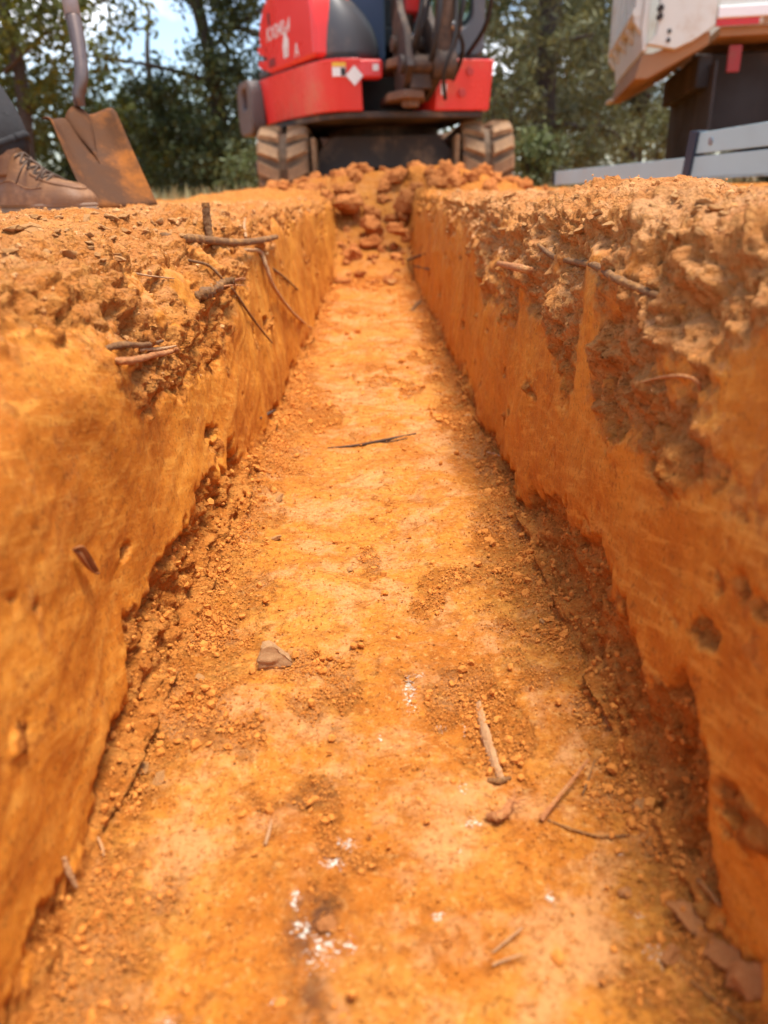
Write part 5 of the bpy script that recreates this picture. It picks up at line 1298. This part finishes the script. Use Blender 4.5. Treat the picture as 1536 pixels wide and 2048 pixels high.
# nearer oak at the left whose low boughs fill the upper left of the view
tree('oak_tree', (gx(60, 8.2), 8.2, -.05), 'olive green oak with low leafy boughs at the upper left behind the shovel',
     [(0, 0, 0), (.1, .1, 1.3), (-.1, .2, 2.6), (0, .2, 4.5)], [limb((0, 0, 1.2 + .3 * k), a, 1.5, .5) for k, a in enumerate((-.4, .4, 1.6, 2.8, 4.2, 5.4))],
     bl((-.1, -.2, 1.75, 1.15, .8, .55), (.75, -.3, 1.55, .65, .6, .45), (.4, 0, 2.5, 1.3, 1, .7), (-1.1, 0, 1.6, .9, .8, .6), (0, .2, 3.8, 1.8, 1.6, 1.0), (-.2, .3, .95, .9, .6, .35)), 24000, .066, OAKL, tr=.06, clump=.16)
tree('oak_tree', (gx(-170, 10), 10, -.05), 'dense dark oak at the far left edge behind the nearer olive oak',
     [(0, 0, 0), (.1, .1, 1.3), (.3, 0, 2.6), (.4, .2, 5)], [limb((0.1, 0, 1.4 + .4 * k), a, 1.8, .8) for k, a in enumerate((0.2, 1.2, 3, 5.4))],
     bl((.6, 0, 1.7, 1.6, 1, .9), (1.6, .3, 1.2, 1.2, .8, .7), (.3, .2, 3.3, 2, 1.5, 1.2), (2.2, .5, .75, 1.1, .8, .5)), 13000, .095, OAKL, tr=.12)
# dark oak with a thick trunk left of the machine
tree('oak_tree', (gx(462, 10.5), 10.5, -.05), 'dark oak with a thick leaning trunk just left of the excavator',
     [(0, 0, 0), (-.05, 0, 1.0), (-.15, 0, 2.0), (-.55, .1, 3.6), (-.7, .2, 5.5)], [limb((-.1, 0, 1.35 + .33 * k), a, 1.5, .25 + .35 * (k % 3)) for k, a in enumerate((3.5, -.2, 2.7, .5, 3.9))],
     bl((.0, -.5, 1.5, .36, .3, .9), (-.1, -.5, .6, .45, .3, .5), (.25, -.1, 2.2, .6, .6, .8), (-.75, -.1, 1.25, .55, .5, .30), (-.45, 0, .75, .8, .6, .40), (.5, .1, 1.2, .6, .6, .6), (-1.35, 0, 2.75, .9, .7, .35), (0, .2, 3.9, 2, 1.5, 1.1), (.1, 0, .35, .7, .5, .35)), 26000, .075, DARKL, tr=.085, clump=.18, hollow=.1)
tree('oak_tree', (gx(330, 14), 14, -.05), 'bushy grey-green oak lower down between the shovel and the thick trunk',
     [(0, 0, 0), (.1, 0, 1.0), (0, 0, 2.0), (.1, .1, 2.8)], [limb((0, 0, .8 + .25 * k), a, 1.1, .4) for k, a in enumerate((.2, 3.0, 4.6))],
     bl((0, 0, 1.05, 1.25, .9, .7), (-.9, 0, .9, .8, .7, .55), (.8, .1, .7, .9, .7, .5)), 19000, .085, DARKL, tr=.06, clump=.22)
tree('oak_tree', (gx(640, 13), 13, -.05), 'tall dark oak hidden mostly behind the excavator hood',
     [(0, 0, 0), (.1, 0, 1.5), (0, 0, 3.0), (.1, .1, 5)], [limb((0, 0, 1.5 + .3 * k), a, 1.6, .7) for k, a in enumerate((.2, 3.0, 4.6))],
     bl((0, 0, 2.2, 1.8, 1.2, 1.4), (.3, 0, 4.2, 2.2, 1.6, 1.4), (-1.3, 0, 1.3, .8, .8, .8), (.5, 0, .8, 1.5, .8, .7)), 7000, .10, DARKL, tr=.2)
# pines to the right of the machine
for px_, Y_, lab in ((1075, 10.5, 'olive pine with drooping boughs right beside the excavator cab'), (1260, 12.0, 'hazy pine with drooping boughs left of the truck tailgate'), (1480, 13.5, 'tall pine mostly hidden behind the dump truck')):
    tree('pine_tree', (gx(px_, Y_), Y_, -.05), lab, [(0, 0, 0), (.05, 0, 2), (0, .05, 4.5), (0, 0, 8)],
         [limb((0, 0, .8 + .42 * k), k * 2.4, 1.7 - .08 * k, -.12) for k in range(10)],
         bl(*[(math.cos(k * 2.4) * 1.0, math.sin(k * 2.4) * .9, .75 + .36 * k, .95, .8, .36) for k in range(11)], (0, 0, 5.5, 1.2, 1.2, 1.2), (0, 0, 1.6, .8, .8, 1.3)), 17000, .115, PINEL, tr=.13, aspect=.22, clump=.26, droop=.9, hollow=.1)
tree('pine_tree', (gx(1170, 17), 17, -.05), 'grey-green pine standing farther back between the two nearer pines', [(0, 0, 0), (.05, 0, 2), (0, .05, 4.5), (0, 0, 8)],
     [limb((0, 0, 1 + .5 * k), k * 2.4, 1.9, -.1) for k in range(7)], bl(*[(math.cos(k * 2.4) * 1.1, math.sin(k * 2.4) * .9, .8 + .5 * k, 1.3, 1, .6) for k in range(10)]), 8000, .14, PINEL, tr=.15, aspect=.3, clump=.3, droop=.6, hollow=.1)
def shrub(px, Y, r, h, mat, label, n=1600, size=.06):
    t = empty('shrub', (gx(px, Y), Y, -.05), label, 'shrub', 'shrubs along the edge of the wood')
    bm = bmesh.new()
    for k in range(5): tube(bm, limb((0, 0, 0), k * 1.3, r * .7, h * .8), [.015, .010, .004], n=6, steps=8)
    bm_obj('stem', bm, TRUNK, t, smooth=True)
    leaves('foliage', bl((0, 0, h * .5, r, r * .8, h * .5), (r * .4, 0, h * .7, r * .6, r * .5, h * .35)), n, size, mat, t, clump=.12, per=16, hollow=.1)
shrub(1062, 8.2, .28, .62, BRIGHTL, 'bright green shrub right of the right track', 1500, .055)
shrub(1000, 9.4, .5, 1.3, PINEL, 'olive shrub behind the right track', 1500)
shrub(1130, 9.6, .6, .7, PINEL, 'low olive shrub beyond the end of the ladder', 1500)
shrub(1290, 9.2, .6, .95, PINEL, 'olive shrub left of the truck wheels', 1500)
shrub(130, 10.5, .6, .55, DARKL, 'dark shrub behind the shovel blade', 1500)
shrub(255, 11.5, .7, .6, DARKL, 'dark shrub right of the shovel blade', 1500)
shrub(490, 9.0, .28, .55, BRIGHTL, 'pale green shrub beside the left track', 900, .05)
shrub(385, 12.0, .8, .8, DARKL, 'dark rounded shrub below the thick trunk', 1600, .07)
shrub(40, 9.0, .5, .5, BRIGHTL, 'pale green shrub behind the boot', 900, .05)
# far woodland closing the view: one mass
fb = []
for k in range(26):
    x = -26 + k * 2.1; y = 24 + 3 * math.sin(k * 1.7)
    if -9.5 < x < -4.4: h_ = 1.3
    else: h_ = random.uniform(3.0, 5.0) * (1.5 if x > 0 else 1)
    fb.append((x, y, h_ * .45, 1.7, 1.2, h_ * .6))
wd = leaves('far_woodland', bl(*fb), 60000, .24, DARKL, None, clump=.45, hollow=.2); tag(wd, kind='stuff')
# pale dry grass beyond the dig
gN = 9000
gxx = rng.uniform(-9, 9, gN); gyy = 6.8 + 9 * rng.random(gN) ** 1.3
keep = ~((np.abs(gxx - .3) < 1.2) & (gyy < 7.4)); gxx, gyy = gxx[keep], gyy[keep]; gN = len(gxx)
hh = rng.uniform(.05, .17, gN); an = rng.uniform(0, 6.28, gN); ww = .006 + .006 * rng.random(gN)
bx_ = np.stack([gxx, gyy, np.full(gN, -.03)], -1); sd2 = np.stack([np.cos(an) * ww, np.sin(an) * ww, np.zeros(gN)], -1)
tip = bx_ + np.stack([rng.normal(0, .05, gN), rng.normal(0, .05, gN), hh], -1)
V = np.stack([bx_ - sd2, bx_ + sd2, tip + sd2 * .2, tip - sd2 * .2], 1).reshape(-1, 3)
me = np_mesh('dry_grass', V, np.arange(gN * 4).reshape(-1, 4), PALEL, smooth=False); fattr(me, 'tone', np.repeat(rng.random(gN), 4))
tag(link('dry_grass', me), kind='stuff')
